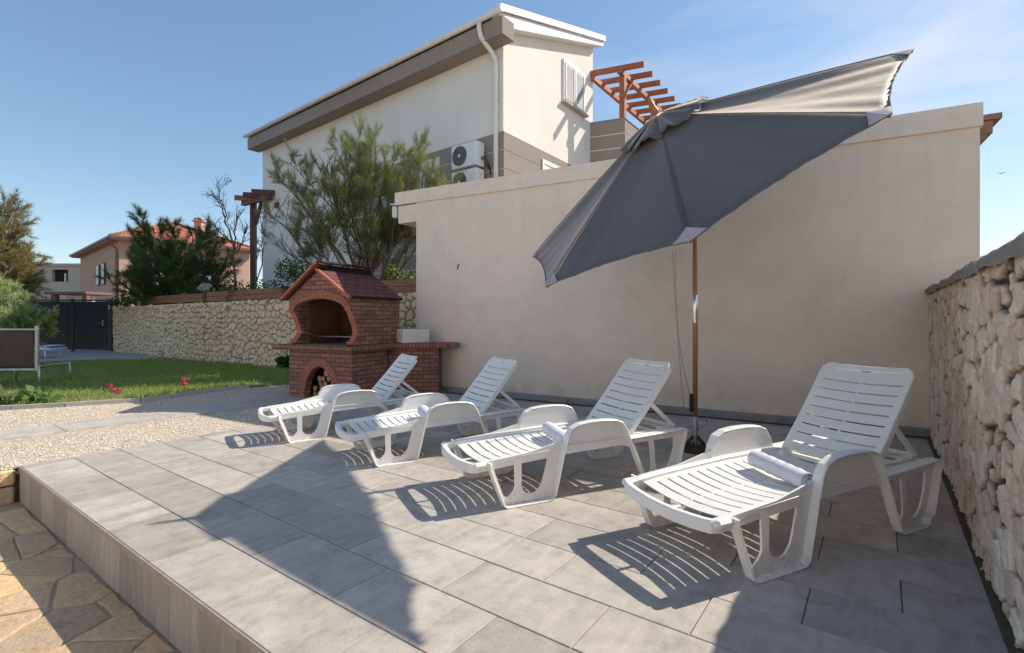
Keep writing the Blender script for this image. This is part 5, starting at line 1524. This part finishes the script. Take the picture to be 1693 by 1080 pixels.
# ------------------------------------------------------------------ parasol
um = empty('tilted_parasol', (1.81, 4.965, 0))
tag(um, 'large tilted grey parasol on a varnished wooden pole between the loungers', 'parasol')
UO = Vector((1.81, 4.965, 0))
hub = Vector((1.384, 4.764, 3.22))-UO
axis = Vector((-0.5507, -0.2767, 0.7875)).normalized()
TIPS = [Vector(p)-UO for p in [(3.226, 4.007, 3.454), (2.412, 3.162, 2.588), (1.195, 3.356, 1.805), (0.290, 4.475, 1.565), (0.226, 5.863, 2.009), (1.041, 6.709, 2.875), (2.257, 6.515, 3.658), (3.162, 5.396, 3.898)]]
def canopy_point(k, s_, w_, sag=0.045, scal=0.035, rip=1.0):
    A_, B2 = hub.lerp(TIPS[k], 0.99), hub.lerp(TIPS[(k+1) % 8], 0.99)
    bow = 4*w_*(1-w_)
    e = A_.lerp(B2, w_)
    se = s_*(1-scal*bow*s_)
    p = hub.lerp(e, se)
    # ribs bend slightly, cloth sags between them
    p = p+axis*(0.016*math.sin(math.pi*min(1, s_))*(1-0.2*bow))
    p = p-axis*(sag*bow*math.sin(math.pi*min(1, s_*0.92))*0.9)
    # tension creases running out to the rib tips
    cr = 0.0
    for c_, f_, ph in ((0.0, 34, 0.3), (1.0, 29, 1.9)):
        dd = abs(w_-c_)
        cr += math.exp(-dd*5)*math.sin(f_*dd*s_+ph+k*1.3)*min(1, dd*8)
    cr += 0.5*math.sin(23*w_+k*2.1+3*s_)*bow*0.35
    p = p+axis*(0.011*rip*cr*s_)
    if s_ > 0.9: p = p+axis*0.010*rip*math.sin(w_*70+k)*(s_-0.9)*10*bow*0.35
    return p
b = MB()
NS, NW = 26, 26
for k in range(8):
    P = [[canopy_point(k, i/NS, j/NW, rip=(1.3 if k in (0, 7) else 0.8)) for j in range(NW+1)] for i in range(2, NS+1)]
    b.grid(P)
cn = b.build('canopy', M['fabric'], um)
md = cn.modifiers.new('thickness', 'SOLIDIFY'); md.thickness = 0.003; md.offset = -1
# seams and stitched hem
b = MB()
for k in range(8):
    b.tube([canopy_point(k, i/16, 0.0, rip=0.8)+axis*0.004 for i in range(1, 17)], 0.0045, 5)
    b.tube([canopy_point(k, 1.0, j/26, rip=(1.3 if k in (0, 7) else 0.8)) for j in range(27)], 0.0055, 5, cap=False)
b.build('seam', mk('dark_seam', (0.11, 0.11, 0.115), (0.14, 0.14, 0.14), 0.9), cn)
for k in range(8):
    b = MB(); rows = []
    for side_ in (0, 1):
        kk = k if side_ == 0 else (k-1) % 8
        P = []
        for i in range(6):
            s_ = 0.925+0.077*i/5; row = []
            for j in range(6):
                wmax = 0.095*(i/5); w_ = wmax*j/5 if side_ == 0 else 1-wmax*j/5
                row.append(canopy_point(kk, s_, w_, rip=0.2)+axis*0.007)
            P.append(row)
        b.grid(P)
    o = b.build('rib_pocket', M['mauve'], cn)
    md = o.modifiers.new('thickness', 'SOLIDIFY'); md.thickness = 0.003; md.offset = 0
# vent cap
b = MB()
for k in range(8):
    P = []
    for i in range(7):
        s_ = 0.02+0.225*i/6; row = []
        for j in range(9):
            w_ = j/8; p = canopy_point(k, s_, w_, 0.0, 0.3, 0)
            fl_ = 0.035+0.025*math.sin(k*2.3+j*0.8)*(i/6)+0.012*math.sin(j*2.2+k)*(i/6)
            row.append(p+axis*fl_)
        P.append(row)
    b.grid(P)
vc = b.build('vent_cap', M['fabric'], um); md = vc.modifiers.new('thickness', 'SOLIDIFY'); md.thickness = 0.003; md.offset = -1
b = MB(); b.tube([hub-axis*0.02, hub+axis*0.06, hub+axis*0.09, hub+axis*0.15, hub+axis*0.19], [0.03, 0.03, 0.022, 0.02, 0.008], 12); b.build('finial', M['pole_wood'], um)
joint = hub-axis*0.775
b = MB(); b.tube([joint, hub], 0.021, 14); b.build('upper_pole', M['pole_wood'], um)
b = MB(); b.tube([joint-Vector((0, 0, 0.14)), joint+Vector((0, 0, 0.02))], 0.027, 14); b.tube([joint-axis*0.01, joint+axis*0.12], 0.026, 14); b.build('tilt_joint', M['steel'], um)
for k in range(8):
    b = MB(); b.sweep([hub-axis*0.03+(TIPS[k]-hub)*0.02, hub.lerp(TIPS[k], 0.5)-axis*0.006, hub.lerp(TIPS[k], 0.985)-axis*0.012], [(-.008, -.012), (.008, -.012), (.008, .010), (-.008, .010)])
    rb_o = b.build('rib', M['pole_wood'], um)
    b = MB(); mid_ = hub.lerp(TIPS[k], 0.52)-axis*0.015; b.tube([hub-axis*0.62, mid_], 0.008, 6); b.build('strut', M['pole_wood'], rb_o)
b = MB(); b.lathe([(0.0, 0.30), (0.0235, 0.30), (0.0235, 1.26)], 18); b.lathe([(0.0235, 1.53), (0.0235, joint.z-0.12)], 18); b.build('lower_pole', M['pole_wood'], um)
b = MB(); b.lathe([(0.0235, 1.255), (0.026, 1.26), (0.026, 1.528), (0.0235, 1.533)], 18); b.build('metal_sleeve', mk('polished_sleeve', (0.80, 0.80, 0.81), (0.74, 0.74, 0.75), 0.25, 10, 0.0, metal=0.9), um)
b = MB(); b.lathe([(0.02, 0.0), (0.028, 0.02), (0.028, 0.33), (0.024, 0.335)], 16); b.tube([(0.03, -0.03, 0.31), (0.10, -0.05, 0.31)], 0.008, 6); b.tube([(0.10, -0.05, 0.28), (0.10, -0.05, 0.34)], 0.006, 6); b.build('base_tube', M['steel'], um)
b = MB(); b.lathe([(0.0, 0.045), (0.10, 0.045), (0.14, 0.035), (0.16, 0.0)], 24); 
for i in range(4):
    an = i*math.pi/2+0.4; b.tube([(0.03*math.cos(an), 0.03*math.sin(an), 0.14), (0.12*math.cos(an), 0.12*math.sin(an), 0.045)], 0.012, 6)
pts = [(-0.07+0.028*math.cos(2*math.pi*i/14), -0.10, 0.07+0.028*math.sin(2*math.pi*i/14)) for i in range(15)]
b.tube(pts, 0.006, 6, cap=False)
b.build('base_plate', M['rust'], um)
b = MB(); b.box((-0.062, -0.03, 0.38), (-0.028, 0.0, 0.56), None, 0, 0.006); b.build('cord_cleat', M['black_plastic'], um)
b = MB()
cw = lambda px, py, y: at(px, py, y)-UO
b.tube([cw(1112, 413, 4.75), cw(1113, 430, 4.78), cw(1115, 470, 4.82), cw(1119, 530, 4.86), cw(1123, 590, 4.9), cw(1128, 650, 4.9), cw(1131, 673, 4.9)], 0.004, 5)
b.tube([cw(1117, 412, 4.76), cw(1117, 450, 4.8), cw(1118, 500, 4.85), cw(1121, 550, 4.9), cw(1128, 600, 4.93), cw(1143, 662, 4.955)], 0.004, 5)
b.build('pull_cord', M['cord'], um)

# ------------------------------------------------------------------ sling chair and sun bed on the lawn
cl = ground(70, 640)
ch = empty('sling_chair', cl); ch.rotation_euler = (0, 0, R(3))
tag(ch, 'outdoor chair with brown sling back and pale metal frame on the lawn', 'chair')
k_ = 9.56/F
def cpt(px, py, dy=0): 
    p = at(px, py, 9.45+dy)-cl; return p
zt4, zb4, zl4 = 1.11, 0.36, 0.30
b = MB(); b.box((-1.06, -0.02, zb4+0.03), (-0.15, 0.0, zt4-0.04), None, 0, 0.008)
for z in (0.62, 0.86): b.box((-1.05, -0.024, z), (-0.16, -0.0205, z+0.012))
b.build('back_sling', M['sling'], ch)
b = MB(); b.box((-1.12, -0.03, zt4-0.035), (-0.045, 0.015, zt4+0.005), None, 0, 0.01); b.build('top_rail', M['alu'], ch)
b = MB(); b.box((-1.12, -0.03, zb4-0.05), (-0.045, 0.015, zb4), None, 0, 0.01); b.build('lower_rail', M['alu'], ch)
for x in (-0.12, -1.14):
    b = MB(); b.box((x, -0.03, 0.30), (x+0.06, 0.02, zt4+0.06), None, 0, 0.01); b.build('back_post', M['alu'], ch)
for x, y in ((-0.02, 0.0), (-1.10, 0.0)):
    b = MB(); b.tube([(x-0.05, 0.0, 0.42), (x, -0.01, 0.0)], 0.022, 8); b.build('leg', M['alu'], ch)
for x in (-0.02, -1.10):
    b = MB(); b.tube([(x-0.05, 0.70, 0.42), (x-0.03, 0.75, 0.0)], 0.022, 8); b.build('leg', M['alu'], ch)
b = MB(); b.box((-1.06, 0.03, 0.36), (-0.13, 0.72, 0.385), None, 0, 0.01); b.build('seat_sling', M['sling'], ch)
for x in (-0.10, -1.10):
    b = MB(); b.box((x-0.02, 0.022, 0.37), (x+0.02, 0.74, 0.41), None, 0, 0.008); b.build('seat_rail', M['alu'], ch)
sbp = ground(70, 592)
sb_ = empty('sun_bed', sbp+Vector((-0.1, 0, 0))); sb_.rotation_euler = (0, 0, R(4))
tag(sb_, 'flat white sun bed with pale blue cushion behind the brown sling chair', 'sun bed')
b = MB(); b.box((-1.2, -0.35, 0.29), (0.62, 0.35, 0.34), None, 0, 0.012); b.build('frame', M['plastic'], sb_)
b = MB(); b.prism([(-1.15, 0.342), (0.42, 0.342), (0.60, 0.40), (0.40, 0.43), (-1.15, 0.40)], lambda a, z, d: (a, d, z), -0.31, 0.31); b.build('cushion', M['blue_cushion'], sb_)
for x in (-1.1, 0.42):
    for y in (-0.3, 0.3):
        b = MB(); b.tube([(x, y, 0.295), (x*1.03, y, 0.0)], 0.022, 8); b.build('leg', M['plastic'], sb_)

# ------------------------------------------------------------------ vegetation
def needles(b, p, d, n, ln, spread, wd, mats, rg):
    for _ in range(n):
        v = Vector((rg.gauss(0, 1), rg.gauss(0, 1), rg.gauss(0, 1)))
        dv = (d+v*spread).normalized()
        s_ = p+d*rg.uniform(-0.06, 0.10)*ln*4+v*0.012
        L_ = ln*rg.uniform(0.6, 1.25)
        sd_ = dv.orthogonal().normalized()
        an = rg.uniform(0, 6.28); sd_ = (sd_*math.cos(an)+dv.cross(sd_)*math.sin(an))*wd
        e_ = s_+dv*L_+Vector((0, 0, -0.05*L_))
        mi = rg.choice(mats)
        b.add([s_-sd_, s_+sd_, e_], [(0, 1, 2)], mi)
def tree(name, base, label, group, limbs, rg, trunk_mat, leaf_mats, twig_n, sub_n, tuft, tuft_len, spread, wd, mats_in, mats_out, height_split=None, sub_len=0.8, twig_len=0.45, r0=0.07, bare=0.0, up=0.5, cat='tree', gnarl=0.12, rk=1.0):
    root = empty(name, base); tag(root, label, cat, group)
    tb = MB(); fb = MB()
    for (start, end, rad) in limbs:
        rad = rad*rk
        s_ = Vector(start); e_ = Vector(end); n = 7; pts = []
        side_ = Vector((rg.gauss(0, 1), rg.gauss(0, 1), 0))*gnarl*(e_-s_).length*0.6
        for i in range(n+1):
            t_ = i/n
            p = s_.lerp(e_, t_)+side_*math.sin(math.pi*t_)*0.5+Vector((rg.gauss(0, 1), rg.gauss(0, 1), rg.gauss(0, 1)))*0.02*(e_-s_).length*t_*(1-t_)*4
            pts.append(p)
        tb.tube(pts, [rad*(1-0.75*i/n) for i in range(n+1)], 7)
        ld = (e_-s_).normalized()
        for k in range(sub_n):
            t_ = rg.uniform(0.30, 1.0); i = min(n-1, int(t_*n)); p = pts[i].lerp(pts[i+1], t_*n-i)
            v = Vector((rg.gauss(0, 1), rg.gauss(0, 1), rg.gauss(0, 0.7)))
            d = (ld*0.6+v*0.55+Vector((0, 0, up))).normalized(); L_ = sub_len*rg.uniform(0.5, 1.2)*(1.15-0.5*t_)
            m1 = p+d*L_*0.5+Vector((rg.gauss(0, 1), rg.gauss(0, 1), rg.gauss(0, 1)))*0.05*L_; q = p+d*L_+Vector((0, 0, 0.08*L_))
            tb.tube([p, m1, q], [rad*0.32, rad*0.2, rad*0.08], 5)
            isb = rg.random() < bare
            for j in range(twig_n):
                u_ = rg.uniform(0.25, 1.0); tp = p.lerp(q, u_)
                v2 = Vector((rg.gauss(0, 1), rg.gauss(0, 1), rg.gauss(0, 1)))
                d2 = (d*0.8+v2*0.5+Vector((0, 0, up*0.8))).normalized(); L2 = twig_len*rg.uniform(0.5, 1.2)
                te = tp+d2*L2
                tb.tube([tp, tp.lerp(te, 0.55)+v2*0.012, te], [rad*0.10+0.002, rad*0.07+0.0015, 0.0015], 4, cap=False)
                if isb: continue
                outer = (te.z-0.0)/max(0.1, max(Vector(l[1]).z for l in limbs))
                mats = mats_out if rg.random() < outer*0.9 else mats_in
                for q_ in (0.45, 0.75, 1.0):
                    needles(fb, tp.lerp(te, q_), d2, tuft, tuft_len, spread, wd, mats, rg)
    tb.build('trunk', trunk_mat, root, uv=False)
    if fb.f: fb.build('crown', leaf_mats, root, uv=False)
    return root
LM = [M['needle_y'], M['needle_g'], M['needle_d'], M['needle_b'], M['needle_o']]
# big broom-like pine behind the wall
rg = random.Random(21)
yb = 11.7; basep = at(618, 455, yb); basep.z = 1.70
def rel(px, py, dy=0.0): return at(px, py, yb+dy)-basep
limbs = []
fork = rel(605, 452); 
for (px, py, dy, rad, sx) in ((458, 282, 0.3, .055, 590), (490, 290, -.3, .05, 590), (540, 262, 0.0, .06, 595), (510, 340, -.6, .045, 588), (580, 265, 0.5, .05, 600), (606, 250, -.1, .055, 605), (640, 285, 0.4, .045, 610), (672, 270, 0.1, .06, 628), (702, 262, -.1, .055, 635), (728, 278, 0.35, .05, 640), (660, 315, -.4, .045, 632), (448, 345, 0.2, .05, 585), (470, 400, -.2, .045, 580), (742, 300, 0.5, .04, 645), (560, 320, -.5, .04, 596), (615, 330, -.5, .04, 612), (716, 312, 0.3, .04, 640), (690, 300, .6, .04, 636), (500, 380, .3, .04, 585)):
    st0 = rel(sx, 470, dy*0.2); limbs.append((st0, rel(px, py+12, dy), rad))
limbs.append((Vector((0, 0, 0)), rel(612, 420), .10))
limbs.append((Vector((0.1, 0, 0)), rel(640, 400), .10))
for (px, py, dy, sx) in ((592, 235, .2, 600), (560, 255, -.2, 596), (622, 245, 0, 612), (692, 250, .1, 632), (478, 268, .3, 590), (605, 275, -.3, 606), (655, 262, .3, 618), (540, 300, .4, 592)): limbs.append((rel(sx, 400, dy*0.3), rel(px, py, dy), .032))
limbs.append((rel(655, 470, .1), rel(683, 365, .2), .05)); limbs.append((rel(640, 420, 0), rel(668, 360, 0.1), .045))
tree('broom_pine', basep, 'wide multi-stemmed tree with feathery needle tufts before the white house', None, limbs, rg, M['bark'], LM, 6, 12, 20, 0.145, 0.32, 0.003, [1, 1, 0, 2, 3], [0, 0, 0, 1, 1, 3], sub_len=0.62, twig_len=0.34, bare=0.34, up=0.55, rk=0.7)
# dark conifer left of it
rg = random.Random(4)
bp2 = at(275, 500, 18.6); bp2.z = 1.70
def rel2(px, py, dy=0): return at(px, py, 18.6+dy)-bp2
limbs = [(Vector((0, 0, 0)), rel2(px, py, dy), .06) for px, py, dy in ((238, 372, 0), (262, 385, .6), (290, 392, -.3), (315, 405, .2), (340, 388, .3), (352, 420, -.4), (222, 440, -.3), (205, 455, .1), (250, 440, -.7), (300, 440, -.8), (330, 450, .4), (275, 400, .8), (365, 455, .2), (230, 410, .5), (385, 450, 0.2), (200, 478, -.2), (370, 480, -.4), (250, 485, -.6), (310, 485, -.6))]
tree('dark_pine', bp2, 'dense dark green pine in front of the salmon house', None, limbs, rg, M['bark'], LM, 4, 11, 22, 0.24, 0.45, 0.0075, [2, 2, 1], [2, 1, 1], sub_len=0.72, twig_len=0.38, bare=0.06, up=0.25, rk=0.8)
# bare tree
rg = random.Random(9)
bp3 = at(395, 490, 15.4); bp3.z = 1.70
def rel3(px, py, dy=0): return at(px, py, 15.4+dy)-bp3
limbs = [(Vector((0, 0, 0)), rel3(388, 410), .06), (rel3(388, 415), rel3(366, 330), .035), (rel3(388, 412), rel3(398, 345), .03), (rel3(387, 405), rel3(345, 362), .03), (rel3(389, 420), rel3(405, 375), .03), (rel3(372, 360), rel3(362, 312), .022), (rel3(388, 418), rel3(350, 385), .025), (rel3(420, 480), rel3(428, 345), .022), (rel3(424, 430), rel3(440, 360), .016)]
tree('bare_tree', bp3, 'leafless grey tree with thin twigs left of the white house', None, limbs, rg, M['bark'], LM, 5, 8, 3, 0.08, 0.8, 0.008, [2], [2], sub_len=0.5, twig_len=0.32, bare=0.92, up=0.5)
# orange-brown tamarisk at the left edge
rg = random.Random(14)
bp4 = at(-5, 520, 17.5); bp4.z = 0
def rel4(px, py, dy=0): return at(px, py, 17.5+dy)-bp4
limbs = [(Vector((0, 0, 0)), rel4(px, py, dy), .09) for px, py, dy in ((-40, 330, 0), (10, 325, 0), (18, 345, .5), (-10, 300, 0), (35, 400, -.4), (45, 430, .2), (20, 380, -.6), (0, 420, -1.0), (30, 460, -.5), (-60, 380, .2), (5, 370, .8), (48, 455, .6), (15, 440, -1.1), (-25, 430, -.8), (25, 345, 0.1), (28, 425, .9))]
tree('tamarisk_tree', bp4, 'orange-brown feathery tree at the left edge of the picture', None, limbs, rg, M['bark'], LM, 5, 12, 20, 0.20, 0.55, 0.0065, [4, 4, 3, 1], [4, 1, 0, 3], sub_len=0.85, twig_len=0.45, bare=0.04, up=0.15)
# willow-like bush behind the chair
rg = random.Random(31)
bp5 = at(8, 560, 12.0); bp5.z = 0
LW = [M['leaf_w'], M['leaf_md'], M['leaf_dk']]
def rel5(px, py, dy=0): return at(px, py, 12.0+dy)-bp5
limbs = [(Vector((0, 0, 0)), rel5(px, py, dy), .03) for px, py, dy in ((-30, 490, 0), (0, 480, .3), (20, 488, 0), (40, 505, -.2), (30, 500, .4), (48, 525, 0), (10, 520, -.6), (-20, 530, -.5), (40, 545, -.3), (-40, 520, 0.1), (25, 530, .5), (15, 500, -.4), (88, 535, 0.1), (80, 525, -.1), (70, 545, 0.0))]
tree('willow_bush', bp5, 'pale green narrow-leaved bush behind the brown sling chair', None, limbs, rg, M['pale_bark'], LW, 5, 11, 15, 0.085, 0.7, 0.0085, [0, 0, 1], [0, 0, 0], sub_len=0.34, twig_len=0.20, bare=0.0, up=0.3, cat='bush')
# leafy shrubs
def shrub(name, base, size, n, label, mats, leaf, rg, cat='shrub', group=None):
    root = empty(name, base); tag(root, label, cat, group)
    sb2 = MB(); fb = MB()
    for k in range(max(4, n//70)):
        an = rg.uniform(0, 6.28); rr = rg.uniform(0, 0.8)
        e_ = Vector((size[0]*rr*math.cos(an), size[1]*rr*math.sin(an), size[2]*rg.uniform(0.5, 0.95)))
        sb2.tube([(0.1*e_.x, 0.1*e_.y, 0), e_*0.5+Vector((0, 0, .05)), e_], [0.014, 0.009, 0.003], 5)
    blobs = [(Vector((size[0]*rg.uniform(-.75, .75), size[1]*rg.uniform(-.7, .7), size[2]*rg.uniform(0.2, 0.85))), rg.uniform(0.25, 0.5)) for _ in range(max(5, n//130))]
    for _ in range(n):
        c, rr = rg.choice(blobs)
        v = Vector((rg.gauss(0, 1), rg.gauss(0, 1), rg.gauss(0, 1))).normalized()*rr*rg.uniform(0.55, 1.05)
        p = c+Vector((v.x*size[0], v.y*size[1], v.z*size[2]*0.7))
        if p.z < 0.0: p.z = abs(p.z)*0.3
        d = (v+Vector((rg.gauss(0, .6), rg.gauss(0, .6), rg.gauss(0, .6)+0.3))).normalized(); s_ = d.orthogonal().normalized()
        an = rg.uniform(0, 6.28); s_ = s_*math.cos(an)+d.cross(s_)*math.sin(an)
        L_ = leaf*rg.uniform(0.6, 1.3); w2 = L_*0.32
        fb.add([p, p+d*L_*0.5+s_*w2, p+d*L_, p+d*L_*0.5-s_*w2], [(0, 1, 2, 3)], rg.randrange(len(mats)))
    sb2.build('stem', M['bark'], root, uv=False); fb.build('foliage', mats, root, uv=False)
    return root
rg = random.Random(41)
u_ = wl0+d_*1.9+wn_*0.30
shrub('ivy_hedge', (u_.x, u_.y, 1.74), (1.5, 0.45, 0.46), 1700, 'dark green ivy hanging over the left end of the stone retaining wall', [M['leaf_dk'], M['leaf_dk'], M['leaf_md']], 0.09, rg, 'hedge')
for (px, y, sx, h_, n, lab, mats) in ((425, 15.0, 0.95, 0.85, 1500, 'dark leafy shrub on the raised bed below the leafless tree', [M['leaf_dk'], M['needle_d'], M['leaf_md']]),
                                (500, 13.3, 0.8, 1.15, 1700, 'green shrub on the raised bed left of the barbecue roof', [M['leaf_md'], M['leaf_dk'], M['needle_g']]),
                                (345, 17.0, 1.0, 0.7, 1300, 'low dark shrub beside the rock on the timber edging', [M['leaf_dk'], M['leaf_md'], M['needle_d']]),
                                (668, 11.4, 0.42, 0.75, 900, 'small yellow-green shrub between the pine stems and the garage', [M['leaf_md'], M['needle_y'], M['leaf_dk']])):
    p = at(px, 500, y); shrub('leafy_shrub', (p.x, p.y, 1.70), (sx, 0.5, h_), n, lab, mats, 0.075, rg)
p = at(715, 290, 11.4); 
shrub('dry_shrub', (p.x+0.15, p.y+0.25, 3.75), (0.5, 0.3, 0.75), 900, 'dry reddish-brown shrub rising above the garage parapet beside the air conditioners', [M['needle_b'], M['needle_o'], M['needle_y']], 0.055, rg)
p = ground(471, 612); shrub('grass_tuft', (p.x, p.y, 0.02), (0.12, 0.12, 0.42), 260, 'tall green tuft against the left side of the barbecue', [M['leaf_md'], M['leaf_dk']], 0.14, rg, 'plant')
# broad-leaved plant with a yellow flower
p = ground(12, 672); pl = shrub('squash_plant', (p.x, p.y, 0.0), (0.50, 0.35, 0.34), 110, 'broad-leaved green plant with a yellow flower at the left edge of the lawn', [M['leaf_broad'], M['leaf_md']], 0.17, rg, 'plant')
b = MB()
for k in range(6):
    an = k*math.pi/3; c = Vector((0.06, -0.36, 0.20)); d = Vector((math.cos(an), -0.35, math.sin(an)*0.9+0.15)).normalized(); s_ = d.cross(Vector((0, 1, 0))).normalized()
    b.add([c, c+d*0.05+s_*0.03, c+d*0.10, c+d*0.05-s_*0.03], [(0, 1, 2, 3)])
b.build('flower', M['petal_yellow'], pl, uv=False)
# pink flowers on the lawn edge
def flower(px, py, h_, n, label):
    g = ground(px, py); root = empty('pink_flower', g); tag(root, label, 'flower', 'pink flowers along the lawn')
    rg2 = random.Random(px); b = MB(); st2 = MB()
    st2.tube([(0, 0, 0), (0.01, 0, h_*0.6), (0.0, 0.01, h_)], 0.005, 5)
    for k in range(5):
        an = rg2.uniform(0, 6.28); c = Vector((0, 0, h_*rg2.uniform(.2, .6))); d = Vector((math.cos(an), math.sin(an), 0.4)).normalized(); s_ = d.cross(Vector((0, 0, 1))).normalized()
        st2.add([c, c+d*0.05+s_*0.018, c+d*0.10, c+d*0.05-s_*0.018], [(0, 1, 2, 3)])
    for k in range(n):
        c = Vector((rg2.gauss(0, .022), rg2.gauss(0, .022), h_-rg2.uniform(0, h_*0.5))); d = Vector((rg2.gauss(0, 1), rg2.gauss(0, 1), rg2.gauss(0.3, .8))).normalized(); s_ = d.orthogonal().normalized()
        b.add([c, c+d*0.02+s_*0.018, c+d*0.042, c+d*0.02-s_*0.018], [(0, 1, 2, 3)])
    st2.build('stem', M['leaf_md'], root, uv=False); b.build('petals', M['petal_pink'], root, uv=False)
flower(305, 648, 0.24, 60, 'upright pink flower at the lawn kerb, the one nearest the barbecue')
flower(183, 650, 0.17, 34, 'small pink flower on the lawn, the upper left of the close pair')
flower(194, 656, 0.12, 38, 'low wide pink flower at the lawn kerb, right one of the close pair')

# ------------------------------------------------------------------ bird in the sky
bd = empty('flying_bird', at(1655, 287, 30)); bd.rotation_euler = (R(10), R(-25), R(40))
tag(bd, 'tiny dark bird flying in the sky right of the garage', 'bird')
b = MB(); b.tube([(-0.09, 0, 0), (-0.05, 0, 0.005), (0, 0, 0.008), (0.05, 0, 0.006), (0.075, 0, 0.008), (0.095, 0, 0.004), (0.11, 0, 0.0)], [0.006, 0.018, 0.026, 0.02, 0.018, 0.010, 0.002], 8)
for sg in (-1, 1):
    b.add([(0.04, sg*0.015, 0.012), (0.05, sg*0.10, 0.05), (-0.02, sg*0.22, 0.06), (-0.03, sg*0.10, 0.035), (-0.03, sg*0.015, 0.008)], [(0, 1, 2, 3, 4)])
    b.add([(0.04, sg*0.015, 0.007), (0.05, sg*0.10, 0.046), (-0.02, sg*0.22, 0.058), (-0.03, sg*0.10, 0.030), (-0.03, sg*0.015, 0.003)], [(4, 3, 2, 1, 0)])
b.add([(-0.08, -0.01, 0.002), (-0.15, -0.035, 0), (-0.13, 0, 0), (-0.15, 0.035, 0), (-0.08, 0.01, 0.002)], [(0, 1, 2, 3, 4)])
b.build('body', M['bird'], bd)

# ------------------------------------------------------------------ unseen villa, added behind the camera to bounce sunlight onto shaded walls
vo = -gn*9.0
vi = empty('bounce_villa', (vo.x, vo.y, -0.32)); vi.rotation_euler = (0, 0, math.atan2(gd.y, gd.x))
tag(vi, 'unseen white two-storey villa added behind the camera to bounce sunlight', 'house')
b = MB(); b.box((-11, -7.0, 0), (10, 0, 6.4)); b.build('wall', M['white_plaster'], vi)
b = MB(); b.box((-11.4, -7.4, 6.402), (10.4, 0.4, 6.62), None, 0, 0.02); b.build('roof', M['concrete_light'], vi)
for x in (-8.5, -4.6, 3.4, 7.0):
    for z in (1.0, 4.1):
        b = MB(); b.box((x-0.6, 0.002, z-0.05), (x+0.6, 0.06, z+1.35)); w_ = b.build('window', M['white_paint'], vi)
        b = MB(); b.box((x-0.52, 0.062, z+0.04), (x+0.52, 0.085, z+1.27)); b.build('shutter', M['shutter'], w_)
b = MB(); b.box((-1.3, 0.002, 0.0), (1.1, 0.05, 2.3)); w_ = b.build('door', M['white_paint'], vi)
b = MB(); b.box((-0.25, 0.052, 1.0), (-0.2, 0.11, 1.15)); b.build('handle', M['steel'], w_)
